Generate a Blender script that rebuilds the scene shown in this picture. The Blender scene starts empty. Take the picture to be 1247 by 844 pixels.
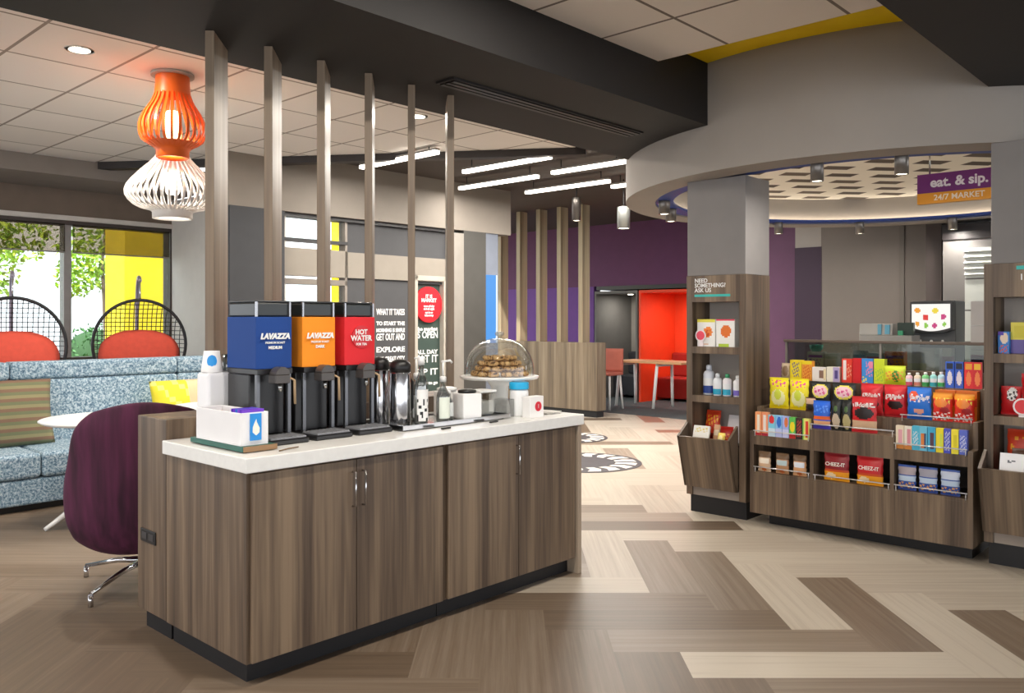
import bpy, bmesh, math, random
from mathutils import Vector, Matrix
random.seed(7)
C = bpy.context.scene.collection
R = math.radians
UA = R(47.07)            # the counter runs along this heading
MA = UA - math.pi / 2    # the market front runs along this one
# ------------------------------------------------------------------ camera, world, exposure
cam = bpy.data.cameras.new('camera')
cam.sensor_width = 36.0
cam.lens = 36.0 * 1020 / 1247
cam.shift_y = -32 / 1247
cam.clip_start = 0.05
co = bpy.data.objects.new('camera', cam)
co.location = (0, 0, 1.45)
co.rotation_euler = (math.pi / 2, 0, 0)
C.objects.link(co)
bpy.context.scene.camera = co
w = bpy.data.worlds.new('daylight')
bpy.context.scene.world = w
w.use_nodes = True
w.node_tree.nodes['Background'].inputs[0].default_value = (0.93, 0.96, 1.0, 1)
w.node_tree.nodes['Background'].inputs[1].default_value = 2.7
vs = bpy.context.scene.view_settings
vs.view_transform = 'Standard'
vs.look = 'None'
vs.gamma = 1
vs.use_curve_mapping = False
vs.exposure = 0.12
sun = bpy.data.lights.new('sun', 'SUN')
sun.energy = 8.0
sun.angle = R(1.5)
sun.color = (1.0, 0.96, 0.88)
so = bpy.data.objects.new('sun', sun)
so.rotation_euler = (R(42), 0, R(-10))
C.objects.link(so)
LAMP = 30.0              # watts of one recessed downlight


# ------------------------------------------------------------------ materials
def lin(h):
    h = h.lstrip('#')
    o = []
    for i in (0, 2, 4):
        c = int(h[i:i + 2], 16) / 255
        o.append(c / 12.92 if c <= 0.04045 else ((c + 0.055) / 1.055) ** 2.4)
    return (o[0], o[1], o[2], 1)


MC = {}


def M(h, rough=0.5, metal=0.0, vary=0.06, scale=6.0, coat=0.0, stretch=(1, 1, 1), bump=0.0):
    """plain paint / plastic / metal with a faint noise in its tone"""
    key = (h, rough, metal, vary, scale, coat, stretch, bump)
    if key in MC:
        return MC[key]
    m = bpy.data.materials.new('paint_' + h.lstrip('#'))
    m.use_nodes = True
    nt = m.node_tree
    b = nt.nodes['Principled BSDF']
    b.inputs['Roughness'].default_value = rough
    b.inputs['Metallic'].default_value = metal
    b.inputs['Coat Weight'].default_value = coat
    c = lin(h)
    if vary:
        tc = nt.nodes.new('ShaderNodeTexCoord')
        mp = nt.nodes.new('ShaderNodeMapping')
        mp.inputs['Scale'].default_value = stretch
        nz = nt.nodes.new('ShaderNodeTexNoise')
        nz.inputs['Scale'].default_value = scale
        nz.inputs['Detail'].default_value = 3
        rp = nt.nodes.new('ShaderNodeValToRGB')
        rp.color_ramp.elements[0].position = 0.3
        rp.color_ramp.elements[1].position = 0.7
        rp.color_ramp.elements[0].color = [x * (1 - vary) for x in c[:3]] + [1]
        rp.color_ramp.elements[1].color = [min(1, x * (1 + vary)) for x in c[:3]] + [1]
        nt.links.new(tc.outputs['Object'], mp.inputs[0])
        nt.links.new(mp.outputs[0], nz.inputs['Vector'])
        nt.links.new(nz.outputs['Fac'], rp.inputs[0])
        nt.links.new(rp.outputs[0], b.inputs['Base Color'])
        if bump:
            bp = nt.nodes.new('ShaderNodeBump')
            bp.inputs['Strength'].default_value = bump
            bp.inputs['Distance'].default_value = 0.01
            nt.links.new(nz.outputs['Fac'], bp.inputs['Height'])
            nt.links.new(bp.outputs[0], b.inputs['Normal'])
    else:
        b.inputs['Base Color'].default_value = c
    MC[key] = m
    return m


def wood(name, dark, mid, light, along='z', rough=0.45, band=9.0):
    m = bpy.data.materials.new(name)
    m.use_nodes = True
    nt = m.node_tree
    b = nt.nodes['Principled BSDF']
    b.inputs['Roughness'].default_value = rough
    tc = nt.nodes.new('ShaderNodeTexCoord')
    mp = nt.nodes.new('ShaderNodeMapping')
    s = {'yz': (1, .04, .03), 'z': (1, 1, 0.03), 'x': (0.03, 1, 1), 'y': (1, 0.03, 1)}[along]
    mp.inputs['Scale'].default_value = s
    n1 = nt.nodes.new('ShaderNodeTexNoise')
    n1.inputs['Scale'].default_value = band
    n1.inputs['Detail'].default_value = 4
    n1.inputs['Roughness'].default_value = 0.62
    n2 = nt.nodes.new('ShaderNodeTexNoise')
    n2.inputs['Scale'].default_value = band * 9
    n2.inputs['Detail'].default_value = 2
    mx = nt.nodes.new('ShaderNodeMath')
    mx.operation = 'MULTIPLY_ADD'
    mx.inputs[1].default_value = 0.25
    rp = nt.nodes.new('ShaderNodeValToRGB')
    rp.color_ramp.elements[0].position = 0.44
    rp.color_ramp.elements[1].position = 0.80
    rp.color_ramp.elements[0].color = lin(dark)
    rp.color_ramp.elements[1].color = lin(light)
    e = rp.color_ramp.elements.new(0.62)
    e.color = lin(mid)
    nt.links.new(tc.outputs['Object'], mp.inputs[0])
    nt.links.new(mp.outputs[0], n1.inputs['Vector'])
    nt.links.new(mp.outputs[0], n2.inputs['Vector'])
    nt.links.new(n2.outputs['Fac'], mx.inputs[0])
    nt.links.new(n1.outputs['Fac'], mx.inputs[2])
    nt.links.new(mx.outputs[0], rp.inputs[0])
    nt.links.new(rp.outputs[0], b.inputs['Base Color'])
    return m


def brickmat(name, brick, mortar, bw, rh, ms, off=(0, 0), offset=0.0, rough=0.8, brick2=None, noise=True):
    m = bpy.data.materials.new(name)
    m.use_nodes = True
    nt = m.node_tree
    b = nt.nodes['Principled BSDF']
    b.inputs['Roughness'].default_value = rough
    tc = nt.nodes.new('ShaderNodeTexCoord')
    mp = nt.nodes.new('ShaderNodeMapping')
    mp.inputs['Location'].default_value = (-off[0], -off[1], 0)
    br = nt.nodes.new('ShaderNodeTexBrick')
    br.offset = offset
    br.inputs['Scale'].default_value = 1
    br.inputs['Brick Width'].default_value = bw
    br.inputs['Row Height'].default_value = rh
    br.inputs['Mortar Size'].default_value = ms
    br.inputs['Mortar Smooth'].default_value = 0.1
    br.inputs['Color1'].default_value = lin(brick)
    br.inputs['Color2'].default_value = lin(brick2 or brick)
    br.inputs['Mortar'].default_value = lin(mortar)
    nt.links.new(tc.outputs['Object'], mp.inputs[0])
    nt.links.new(mp.outputs[0], br.inputs['Vector'])
    nt.links.new(br.outputs['Color'], b.inputs['Base Color'])
    return m


def emit(name, h, s):
    m = bpy.data.materials.new(name)
    m.use_nodes = True
    b = m.node_tree.nodes['Principled BSDF']
    b.inputs['Base Color'].default_value = (.02, .02, .02, 1)
    b.inputs['Emission Color'].default_value = lin(h)
    b.inputs['Emission Strength'].default_value = s
    return m


def glassy(name, h, alpha, rough=0.03):
    """thin clear sheet: mostly transparent with a glossy reflection"""
    m = bpy.data.materials.new(name)
    m.use_nodes = True
    nt = m.node_tree
    nt.nodes.clear()
    out = nt.nodes.new('ShaderNodeOutputMaterial')
    tr = nt.nodes.new('ShaderNodeBsdfTransparent')
    tr.inputs[0].default_value = lin(h)
    gl = nt.nodes.new('ShaderNodeBsdfGlossy')
    gl.inputs['Roughness'].default_value = rough
    fr = nt.nodes.new('ShaderNodeLayerWeight')
    fr.inputs[0].default_value = 0.25
    ml = nt.nodes.new('ShaderNodeMath')
    ml.operation = 'MULTIPLY_ADD'
    ml.inputs[1].default_value = 0.55
    ml.inputs[2].default_value = alpha
    mx = nt.nodes.new('ShaderNodeMixShader')
    nt.links.new(fr.outputs['Facing'], ml.inputs[0])
    nt.links.new(ml.outputs[0], mx.inputs[0])
    nt.links.new(tr.outputs[0], mx.inputs[1])
    nt.links.new(gl.outputs[0], mx.inputs[2])
    nt.links.new(mx.outputs[0], out.inputs[0])
    return m


def speckle(name, c1, c2, c3, scale):
    m = bpy.data.materials.new(name)
    m.use_nodes = True
    nt = m.node_tree
    b = nt.nodes['Principled BSDF']
    b.inputs['Roughness'].default_value = 0.9
    tc = nt.nodes.new('ShaderNodeTexCoord')
    nz = nt.nodes.new('ShaderNodeTexNoise')
    nz.inputs['Scale'].default_value = scale
    nz.inputs['Detail'].default_value = 4
    nz.inputs['Roughness'].default_value = 0.8
    rp = nt.nodes.new('ShaderNodeValToRGB')
    rp.color_ramp.elements[0].position = 0.40
    rp.color_ramp.elements[1].position = 0.60
    rp.color_ramp.elements[0].color = lin(c1)
    rp.color_ramp.elements[1].color = lin(c3)
    e = rp.color_ramp.elements.new(0.5)
    e.color = lin(c2)
    nt.links.new(tc.outputs['Object'], nz.inputs['Vector'])
    nt.links.new(nz.outputs['Fac'], rp.inputs[0])
    nt.links.new(rp.outputs[0], b.inputs['Base Color'])
    return m


WOOD = wood('walnut_laminate', '#423328', '#665443', '#8a755e')
WOODB = wood('walnut_bin', '#44372d', '#635344', '#826f5b', 'yz')
WOODL = wood('walnut_laminate_light', '#57493b', '#766653', '#92826c')
SLAT = wood('slat_laminate', '#64554a', '#7f6d59', '#9f8c75', band=5)
CHROME = M('#c9c9cc', 0.12, 1.0, 0)
STEEL = M('#b4b4b2', 0.24, 1.0, 0.05)
BLACK = M('#151414', 0.4)
DARK = M('#2b2a2b', 0.45)
WHITE = M('#ececea', 0.4)
QUARTZ = M('#f1f0ec', 0.22, 0, 0.03, 30)
GLASS = glassy('clear_glass', '#f2f6f6', 0.07)
SOFFIT = M('#1e1b1a', 0.7, 0, 0.04)
PLASTER = M('#9b948d', 0.85, 0, 0.03, 3)
KICK = M('#0c0a0e', 0.5)
LENS = emit('lamp_lens', '#fff3dc', 9)


# ------------------------------------------------------------------ mesh builder
class MB:
    def __init__(s):
        s.v, s.f, s.m, s.sm = [], [], [], []

    def face(s, ids, mi=0, smooth=False):
        s.f.append(ids)
        s.m.append(mi)
        s.sm.append(smooth)

    def add(s, pts):
        b = len(s.v)
        s.v += [tuple(p) for p in pts]
        return b

    def box(s, x0, x1, y0, y1, z0, z1, mi=0):
        b = s.add([(x, y, z) for z in (z0, z1) for y in (y0, y1) for x in (x0, x1)])
        for q in ((0, 2, 3, 1), (4, 5, 7, 6), (0, 1, 5, 4), (2, 6, 7, 3), (0, 4, 6, 2), (1, 3, 7, 5)):
            s.face([b + i for i in q], mi)
        return s

    def prism(s, pts, a0, a1, axis='z', mi=0):
        """polygon pts extruded along an axis (z: xy polygon, x: yz polygon, y: xz polygon)"""
        def P(p, a):
            return {'z': (p[0], p[1], a), 'x': (a, p[0], p[1]), 'y': (p[0], a, p[1])}[axis]
        n = len(pts)
        b = s.add([P(p, a0) for p in pts] + [P(p, a1) for p in pts])
        s.face(list(range(b, b + n))[::-1], mi)
        s.face(list(range(b + n, b + 2 * n)), mi)
        for i in range(n):
            j = (i + 1) % n
            s.face([b + i, b + j, b + n + j, b + n + i], mi)
        return s

    def lathe(s, prof, cx=0, cy=0, n=24, mi=0, cap0=True, cap1=True, sx=1, sy=1, a0=0.0):
        rows = []
        for r, z in prof:
            rows.append(s.add([(cx + sx * r * math.cos(a0 + 2 * math.pi * k / n), cy + sy * r * math.sin(a0 + 2 * math.pi * k / n), z) for k in range(n)]))
        for i in range(len(rows) - 1):
            for k in range(n):
                l = (k + 1) % n
                s.face([rows[i] + k, rows[i] + l, rows[i + 1] + l, rows[i + 1] + k], mi, True)
        if cap0:
            s.face([rows[0] + k for k in range(n)][::-1], mi)
        if cap1:
            s.face([rows[-1] + k for k in range(n)], mi)
        return s

    def tube(s, pts, r, n=8, mi=0, closed=False):
        pts = [Vector(p) for p in pts]
        N = len(pts)
        rows = []
        up = Vector((0, 0, 1))
        prev = None
        for i, p in enumerate(pts):
            if closed:
                t = pts[(i + 1) % N] - pts[i - 1]
            else:
                t = pts[min(i + 1, N - 1)] - pts[max(i - 1, 0)]
            t.normalize()
            if prev is None:
                a = t.cross(up) if abs(t.z) < 0.9 else t.cross(Vector((1, 0, 0)))
            else:
                a = prev - t * prev.dot(t)
            a.normalize()
            prev = a
            b = t.cross(a)
            rr = r[i] if isinstance(r, (list, tuple)) else r
            rows.append(s.add([p + (a * math.cos(2 * math.pi * k / n) + b * math.sin(2 * math.pi * k / n)) * rr for k in range(n)]))
        for i in range(N if closed else N - 1):
            j = (i + 1) % N
            for k in range(n):
                l = (k + 1) % n
                s.face([rows[i] + k, rows[i] + l, rows[j] + l, rows[j] + k], mi, True)
        if not closed:
            s.face([rows[0] + k for k in range(n)][::-1], mi)
            s.face([rows[-1] + k for k in range(n)], mi)
        return s

    def grid(s, fn, nu, nv, mi=0, smooth=True):
        """fn(i/nu, j/nv) -> point; mi may be a function of the cell centre"""
        b = s.add([fn(i / nu, j / nv) for j in range(nv + 1) for i in range(nu + 1)])
        for j in range(nv):
            for i in range(nu):
                k = mi((i + 0.5) / nu, (j + 0.5) / nv) if callable(mi) else mi
                a = b + j * (nu + 1) + i
                s.face([a, a + 1, a + nu + 2, a + nu + 1], k, smooth)
        return s

    def ell(s, c, r, n=20, k=12, mi=0):
        prof = []
        for i in range(k + 1):
            a = -math.pi / 2 + math.pi * i / k
            prof.append((max(1e-4, math.cos(a)), c[2] + r[2] * math.sin(a)))
        return s.lathe(prof, c[0], c[1], n, mi, sx=r[0], sy=r[1])

    def build(s, name, mats, parent=None, bevel=0.0, loc=None, rz=0.0, weld=False, seg=2):
        me = bpy.data.meshes.new(name)
        me.from_pydata(s.v, [], s.f)
        for m in (mats if isinstance(mats, (list, tuple)) else [mats]):
            me.materials.append(m)
        me.polygons.foreach_set('material_index', s.m)
        me.polygons.foreach_set('use_smooth', s.sm)
        bm = bmesh.new()
        bm.from_mesh(me)
        if weld:
            bmesh.ops.remove_doubles(bm, verts=bm.verts, dist=1e-4)
        bmesh.ops.recalc_face_normals(bm, faces=bm.faces)
        if bevel:
            es = [e for e in bm.edges if len(e.link_faces) == 2 and e.calc_face_angle(0) > 0.6]
            bmesh.ops.bevel(bm, geom=es, offset=bevel, segments=seg, affect='EDGES', profile=0.5, clamp_overlap=True)
        bm.to_mesh(me)
        bm.free()
        o = bpy.data.objects.new(name, me)
        C.objects.link(o)
        if parent:
            o.parent = parent
        if loc:
            o.location = loc
        o.rotation_euler.z = rz
        return o


def tag(o, label, cat, group=None, kind=None):
    o['label'] = label
    o['category'] = cat
    if group:
        o['group'] = group
    if kind:
        o['kind'] = kind
    return o


def thing(name, label, cat, loc=(0, 0, 0), rz=0.0, group=None):
    o = bpy.data.objects.new(name, None)
    o.empty_display_size = 0.1
    C.objects.link(o)
    o.location = loc
    o.rotation_euler.z = rz
    return tag(o, label, cat, group)


def struct(o):
    o['kind'] = 'structure'
    return o


def fr(u, v, z=0.0):      # building frame -> world
    c, s_ = math.cos(UA), math.sin(UA)
    return (u * c - v * s_, u * s_ + v * c, z)


def cnt(u, v, z=0.0):     # counter frame -> world
    c, s_ = math.cos(UA), math.sin(UA)
    return (-1.047 + u * c - v * s_, 3.30 + u * s_ + v * c, z)


def mk(m, n, z=0.0):      # market frame -> world
    c, s_ = math.cos(MA), math.sin(MA)
    return (1.328 + m * c - n * s_, 6.375 + m * s_ + n * c, z)


def text(s, size, mat, parent, loc, name='lettering', rot=(math.pi / 2, 0, 0), align='CENTER', ext=0.0006, sx=1.0, bold=0.0, fit=None, shear=0.0):
    cu = bpy.data.curves.new('t', 'FONT')
    cu.body = s
    cu.size = size
    cu.align_x = align
    cu.align_y = 'CENTER'
    cu.extrude = ext
    cu.offset = bold
    cu.resolution_u = 3
    cu.shear = shear
    o = bpy.data.objects.new('t', cu)
    C.objects.link(o)
    dg = bpy.context.evaluated_depsgraph_get()
    me = bpy.data.meshes.new_from_object(o.evaluated_get(dg))
    bpy.data.objects.remove(o)
    bpy.data.curves.remove(cu)
    if fit and len(me.vertices):
        xs = [v.co.x for v in me.vertices]
        sx = fit / max(1e-6, max(xs) - min(xs))
    me.transform(Matrix.Translation(loc) @ Matrix.Rotation(rot[2], 4, 'Z') @ Matrix.Rotation(rot[0], 4, 'X') @ Matrix.Diagonal((sx, 1, 1, 1)))
    me.materials.clear()
    me.materials.append(mat)
    t = bpy.data.objects.new(name, me)
    C.objects.link(t)
    t.parent = parent
    return t


def copy_tree(o, parent=None):
    c = o.copy()
    C.objects.link(c)
    if parent:
        c.parent = parent
    for ch in list(o.children):
        copy_tree(ch, c)
    return c


def arc(cx, cy, r, a0, a1, n):
    return [(cx + r * math.cos(a0 + (a1 - a0) * i / n), cy + r * math.sin(a0 + (a1 - a0) * i / n)) for i in range(n + 1)]


# ------------------------------------------------------------------ floor: herringbone planks
def plank_tone(X, Y):
    """tone 0 (dark) .. 1 (light) by where the plank lies in the hall"""
    r = random.random()
    lane = X > (1.2 if Y < 4.15 else 0.18 * (Y - 3.2) + 0.05 if Y < 6.5 else 0.0)
    if Y > 13.2:
        return 0.5
    if lane and Y > 3.3:
        return 0.98 - 0.12 * r if r < 0.95 else 0.5 + 0.15 * r
    if X > 1.0 and Y <= 3.3:
        return 0.42 + 0.2 * r
    return 0.28 + 0.28 * r


def make_floor():
    W = 0.265
    OX, OY = 1.60, 3.66      # lower corner of one upright plank
    me = bpy.data.meshes.new('floor')
    V, F, T, UVs = [], [], [], []
    for j in range(-24, 48):
        for i in range(-44, 44):
            k = (i + j - 4) % 8
            if k == 4:
                x0, x1, y0, y1, ver = i, i + 1, j, j + 4, True
            elif k == 0:
                x0, x1, y0, y1, ver = i, i + 4, j, j + 1, False
            else:
                continue
            x0, x1, y0, y1 = OX + x0 * W * 1.09, OX + x1 * W * 1.09, OY + y0 * W, OY + y1 * W
            if y0 < -3 or y1 > 15 or x0 < -10 or x1 > 11:
                continue
            X, Y = (x0 + x1) / 2, (y0 + y1) / 2
            t = plank_tone(X, Y)
            for (fx, fy, fv, tt) in FLOOR_MARKS:
                if x0 <= fx <= x1 and y0 <= fy <= y1:
                    t = tt
            b = len(V)
            V += [(x0, y0, 0), (x1, y0, 0), (x1, y1, 0), (x0, y1, 0)]
            F.append((b, b + 1, b + 2, b + 3))
            T.append(t)
            ou, ov = random.random() * 40, random.random() * 40
            if ver:
                UVs += [(ou, ov), (ou, ov + 1), (ou + 4, ov + 1), (ou + 4, ov)]
            else:
                UVs += [(ou, ov), (ou + 4, ov), (ou + 4, ov + 1), (ou, ov + 1)]
    b = len(V)
    V += [(-14, -6, -0.006), (14, -6, -0.006), (14, 24, -0.006), (-14, 24, -0.006)]
    F.append((b, b + 1, b + 2, b + 3))
    T.append(0.45)
    UVs += [(0, 0), (100, 0), (100, 100), (0, 100)]
    me.from_pydata(V, [], F)
    me.uv_layers.new(name='UVMap')
    me.uv_layers['UVMap'].data.foreach_set('uv', [c for q in UVs for c in q])
    me.color_attributes.new('tone', 'FLOAT_COLOR', 'CORNER')
    me.color_attributes['tone'].data.foreach_set('color', [c for t in T for k in range(4) for c in (t, max(t, 0.0), 1.0 if t < 0 else 0.0, 1.0)])
    m = bpy.data.materials.new('plank_floor')
    m.use_nodes = True
    nt = m.node_tree
    bs = nt.nodes['Principled BSDF']
    bs.inputs['Roughness'].default_value = 0.42
    at = nt.nodes.new('ShaderNodeAttribute')
    at.attribute_name = 'tone'
    uvn = nt.nodes.new('ShaderNodeUVMap')
    mp = nt.nodes.new('ShaderNodeMapping')
    mp.inputs['Scale'].default_value = (0.22, 9.0, 1)
    nz = nt.nodes.new('ShaderNodeTexNoise')
    nz.inputs['Scale'].default_value = 1.0
    nz.inputs['Detail'].default_value = 5
    nz.inputs['Roughness'].default_value = 0.7
    ma = nt.nodes.new('ShaderNodeMath')
    ma.operation = 'MULTIPLY_ADD'
    ma.inputs[1].default_value = 0.55
    ms = nt.nodes.new('ShaderNodeMath')
    ms.operation = 'SUBTRACT'
    ms.inputs[1].default_value = 0.275
    rp = nt.nodes.new('ShaderNodeValToRGB')
    cr = rp.color_ramp
    cr.elements[0].position = 0.05
    cr.elements[0].color = lin('#463a30')
    cr.elements[1].position = 0.98
    cr.elements[1].color = lin('#bdb2a2')
    e = cr.elements.new(0.38)
    e.color = lin('#6d5c4b')
    e = cr.elements.new(0.7)
    e.color = lin('#978878')
    sep = nt.nodes.new('ShaderNodeSeparateColor')
    mix = nt.nodes.new('ShaderNodeMix')
    mix.data_type = 'RGBA'
    mix.inputs[7].default_value = lin('#8f6350')
    L = nt.links.new
    L(uvn.outputs[0], mp.inputs[0])
    L(mp.outputs[0], nz.inputs['Vector'])
    L(at.outputs['Color'], sep.inputs[0])
    L(nz.outputs['Fac'], ma.inputs[0])
    L(sep.outputs[1], ma.inputs[2])
    L(ma.outputs[0], ms.inputs[0])
    L(ms.outputs[0], rp.inputs[0])
    L(rp.outputs[0], mix.inputs[6])
    L(sep.outputs[2], mix.inputs[0])
    L(mix.outputs[2], bs.inputs['Base Color'])
    me.materials.append(m)
    o = bpy.data.objects.new('floor', me)
    C.objects.link(o)
    struct(o)


# (X, Y, -, tone): planks of a particular tone; below zero is the terracotta accent
FLOOR_MARKS = [(1.75, 4.2, 0, 0.44), (1.1, 4.7, 0, 0.46), (2.3, 3.7, 0, 0.42), (1.6, 3.5, 0, 0.98), (0.7, 4.6, 0, 0.9),
               (0.9, 3.95, 0, 0.4), (0.6, 4.2, 0, 0.42), (0.3, 4.0, 0, 0.36), (0.75, 5.3, 0, 0.5), (0.7, 5.9, 0, 0.3), (0.4, 3.5, 0, 0.4),
               (0.75, 3.2, 0, 0.36), (1.3, 3.1, 0, 0.45),
               (1.9, 11.0, 0, -1), (1.75, 9.9, 0, -1), (1.9, 12.1, 0, -1), (1.3, 12.4, 0, .35), (0.9, 11.8, 0, .4), (1.2, 9.9, 0, .5)]
make_floor()
# dark carpet of the work booths
o = MB().prism([(-2.0, 15.4), (1.0, 13.6), (4.6, 10.3), (12, 12), (12, 22), (-8, 22)], 0, 0.006).build('floor', M('#4c5254', 0.95, 0, 0.2, 60))
struct(o)

# unseen slab added to block the sun, edge flush with the window wall
o = MB().prism([(-13.5, 0.6), (-5.55, 9.2), (-4.0, 10.9), (-2.2, 9.2), (0.4, 12.0), (-2.0, 15.0), (-2.0, 24), (14, 24), (14, -9), (-13.5, -9)], 3.45, 3.6).build('sun_block_slab', M('#8a8580', .9))
struct(o)
# ------------------------------------------------------------------ ceilings and soffits (building frame)


def tile_ceiling(name, pts_uv, z, t, offu, offv, mat=None):
    # local x = v, y = u so that one tile is 0.74 by 0.615
    o = MB().prism(pts_uv, z, z + t).build(name, mat, rz=UA)
    return struct(o)


TL = brickmat('ceiling_tile_lounge', '#f1ebe5', '#9a8f86', 0.615, 0.74, 0.011, off=(2.298, 5.169), brick2='#ece5de')
TCO = brickmat('ceiling_tile_coffer', '#f0e7de', '#7d7268', 0.615, 0.74, 0.011, off=(4.046, 2.526), brick2='#ece3da')


def uv_of(X, Y):
    c, s_ = math.cos(UA), math.sin(UA)
    return (X * c + Y * s_, -X * s_ + Y * c)


def bulk_edge(t):        # line of the lounge bulkhead
    return (-5.07 + 0.681 * t, 8.29 + 0.732 * t)


tile_ceiling('ceiling', [uv_of(*p) for p in [fr(-4, 4.17)[:2], fr(5.35, 4.17)[:2], (0.62, 8.2), (-4.48, 8.95), bulk_edge(-9), fr(-4, 9)[:2]]], 3.14, 0.06, 0, 0, TL)
tile_ceiling('ceiling', [(-6, 1.31), (4.652, 1.31), (4.652, 3.03), (-6, 3.03)], 3.14, 0.04, 0, 0, TCO)
o = MB().box(4.5, 6.4, 1.0, 3.1, 3.27, 3.33).build('ceiling', M('#ffd600', 0.6), rz=UA)
struct(o)
o = MB().box(-6, 6.25, 3.024, 4.17, 2.83, 3.34).build('trim_1', SOFFIT, rz=UA)
struct(o)
o = MB().box(-6, 5.75, 0.0, 1.31, 2.83, 3.34).build('trim_2', SOFFIT, rz=UA)
struct(o)
# dark ceiling of the corridor beyond
o = MB().prism([(-4.48, 8.95), (0.62, 8.2), (0.59, 6.9), (2.0, 6.6), (9, 3.2), (11, 12), (9, 22), (-5, 22), (0.0, 11.6), (-3.2, 8.9)], 3.2, 3.24).build('ceiling', M('#4a423c', 0.8, 0, 0.05))
struct(o)
o = MB().prism([(-4.5, 8.98), (0.72, 8.17), (0.74, 8.28), (-4.48, 9.09)], 3.07, 3.2).build('trim_3', M('#2a2320', 0.5))
struct(o)

# ------------------------------------------------------------------ round bulkhead over the market
DC = (3.3, 7.2)


def ring(name, r0, r1, z0, z1, mat, a0=0, a1=2 * math.pi, n=96):
    b = MB()
    full = abs(a1 - a0 - 2 * math.pi) < 1e-6
    rows = []
    for i in range(n if full else n + 1):
        a = a0 + (a1 - a0) * i / n
        c, s_ = math.cos(a), math.sin(a)
        rows.append(b.add([(DC[0] + r * c, DC[1] + r * s_, z) for r, z in ((r0, z0), (r1, z0), (r1, z1), (r0, z1))]))
    N = len(rows)
    for i in range(N if full else N - 1):
        j = (i + 1) % N
        for k in range(4):
            l = (k + 1) % 4
            b.face([rows[i] + k, rows[i] + l, rows[j] + l, rows[j] + k], 0, True)
    if not full:
        b.face([rows[0] + k for k in range(4)])
        b.face([rows[-1] + k for k in range(4)])
    o = b.build(name, mat)
    o.data.set_sharp_from_angle(angle=R(40))
    return struct(o)


ring('wall_ring', 2.04, 2.3, 2.5, 3.30, PLASTER)
ring('trim_4', 1.88, 2.04, 2.515, 2.538, M('#1f3f92', 0.5))
PERF = brickmat('perforated_panel', '#4e4238', '#f3ebdc', 0.44, 0.34, 0.095, offset=0.5, brick2='#6b5d50')
o = MB().lathe([(2.06, 2.78), (2.06, 2.82)], 0, 0, 64).build('ceiling', PERF, loc=(DC[0], DC[1], 0), rz=0.12)
struct(o)
COVE = emit('cove_led', '#fff0d8', 9.0)
ring('trim_5', 1.99, 2.03, 2.5385, 2.544, COVE)

# ------------------------------------------------------------------ market back wall, purple walls
MAUVE = M('#5c3a5e', 0.7, 0, 0.04)
PURP = M('#5f3058', 0.7, 0, 0.05)
GREY = M('#8d8782', 0.8, 0, 0.03)
def mbox(name, m0, m1, n0, n1, z0, z1, mat, bevel=0):
    o = MB().box(m0, m1, n0, n1, z0, z1).build(name, mat, loc=(1.328, 6.375, 0), rz=MA, bevel=bevel)
    return struct(o)


mbox('wall_back', -0.88, 0.42, 4.6, 4.75, 0, 3.2, M('#665f5a', 0.8, 0, 0.02))
mbox('wall_back', 0.05, 0.10, 4.58, 4.6, 0, 3.2, M('#5e5853', 0.8, 0, 0.02))
mbox('wall_back', -2.6, -1.22, 4.75, 4.9, 0, 3.2, M('#512e4c', 0.7, 0, 0.04))
mbox('wall_back', -1.22, -0.87, 4.6, 4.9, 0, 2.36, M('#240d27', 0.7, 0, 0.04))
mbox('wall_back', -1.22, -0.87, 4.62, 4.9, 2.36, 3.2, M('#8d8782', 0.8, 0, 0.02))
mbox('trim_6', 0.42, 0.58, 4.3, 4.75, 0, 3.2, M('#3d3330', 0.6))
mbox('wall_back', 0.58, 4.5, 4.6, 4.75, 0, 3.2, M('#757270', 0.7))
mbox('ceiling', -0.9, 5, 2.2, 4.75, 2.83, 2.87, M('#9b948d', 0.8))
# purple wall behind the booths
def w3(name, s0, s1, n0, n1, z0, z1, mat):
    o = MB().box(s0, s1, n0, n1, z0, z1).build(name, mat, loc=(2.27, 14.8, 0), rz=MA)
    return struct(o)


w3('wall_far', -5.5, 4.0, 0, 0.2, 2.07, 3.2, PURP)
w3('wall_far', -5.5, -1.03, 0.0, 0.2, 0, 2.07, M('#693d8a', 0.7, 0, 0.05))
w3('trim_7', -0.95, 4.0, -0.03, 0.2, 2.0, 2.07, BLACK)
w3('wall_far', -0.95, 4.0, 1.3, 1.45, 0, 2.1, M('#3d3d40', 0.8))
w3('ceiling', -0.95, 4.0, 0.2, 1.4, 2.0, 2.05, DARK)

# ------------------------------------------------------------------ partition with windows behind the slats
def w1box(name, t0, t1, v0, v1, z0, z1, mat, bevel=0):
    o = MB().box(t0, t1, v0, v1, z0, z1).build(name, mat, loc=(-2.4, 8.8, 0), rz=UA, bevel=bevel)
    return struct(o)


CHAR = M('#474749', 0.75, 0, 0.04)
BEIGE = M('#8d857a', 0.7, 0, 0.04)
w1box('wall_partition', -0.62, 3.5, 0.0, 0.3, 2.6, 3.2, M('#837b72', 0.8, 0, 0.03))
w1box('trim_8', -0.62, 0.0, -0.02, 0.28, 0, 2.6, M('#393a3d', 0.7))
w1box('wall_partition', 0.0, 0.87, 0.10, 0.2, 0, 1.60, CHAR)
w1box('wall_partition', 0.0, 0.87, 0.08, 0.2, 1.84, 1.90, M('#7e766d', 0.6))
w1box('wall_partition', 0.0, 0.87, 0.08, 0.2, 1.93, 2.23, BEIGE)
w1box('trim_9', 0.0, 0.87, 0.07, 0.2, 2.30, 2.335, DARK)
w1box('trim_10', 0.0, 2.5, 0.05, 0.2, 2.56, 2.6, DARK)
w1box('trim_11', 0.84, 0.87, 0.08, 0.2, 1.6, 2.56, M('#8a8178', 0.5))
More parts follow.
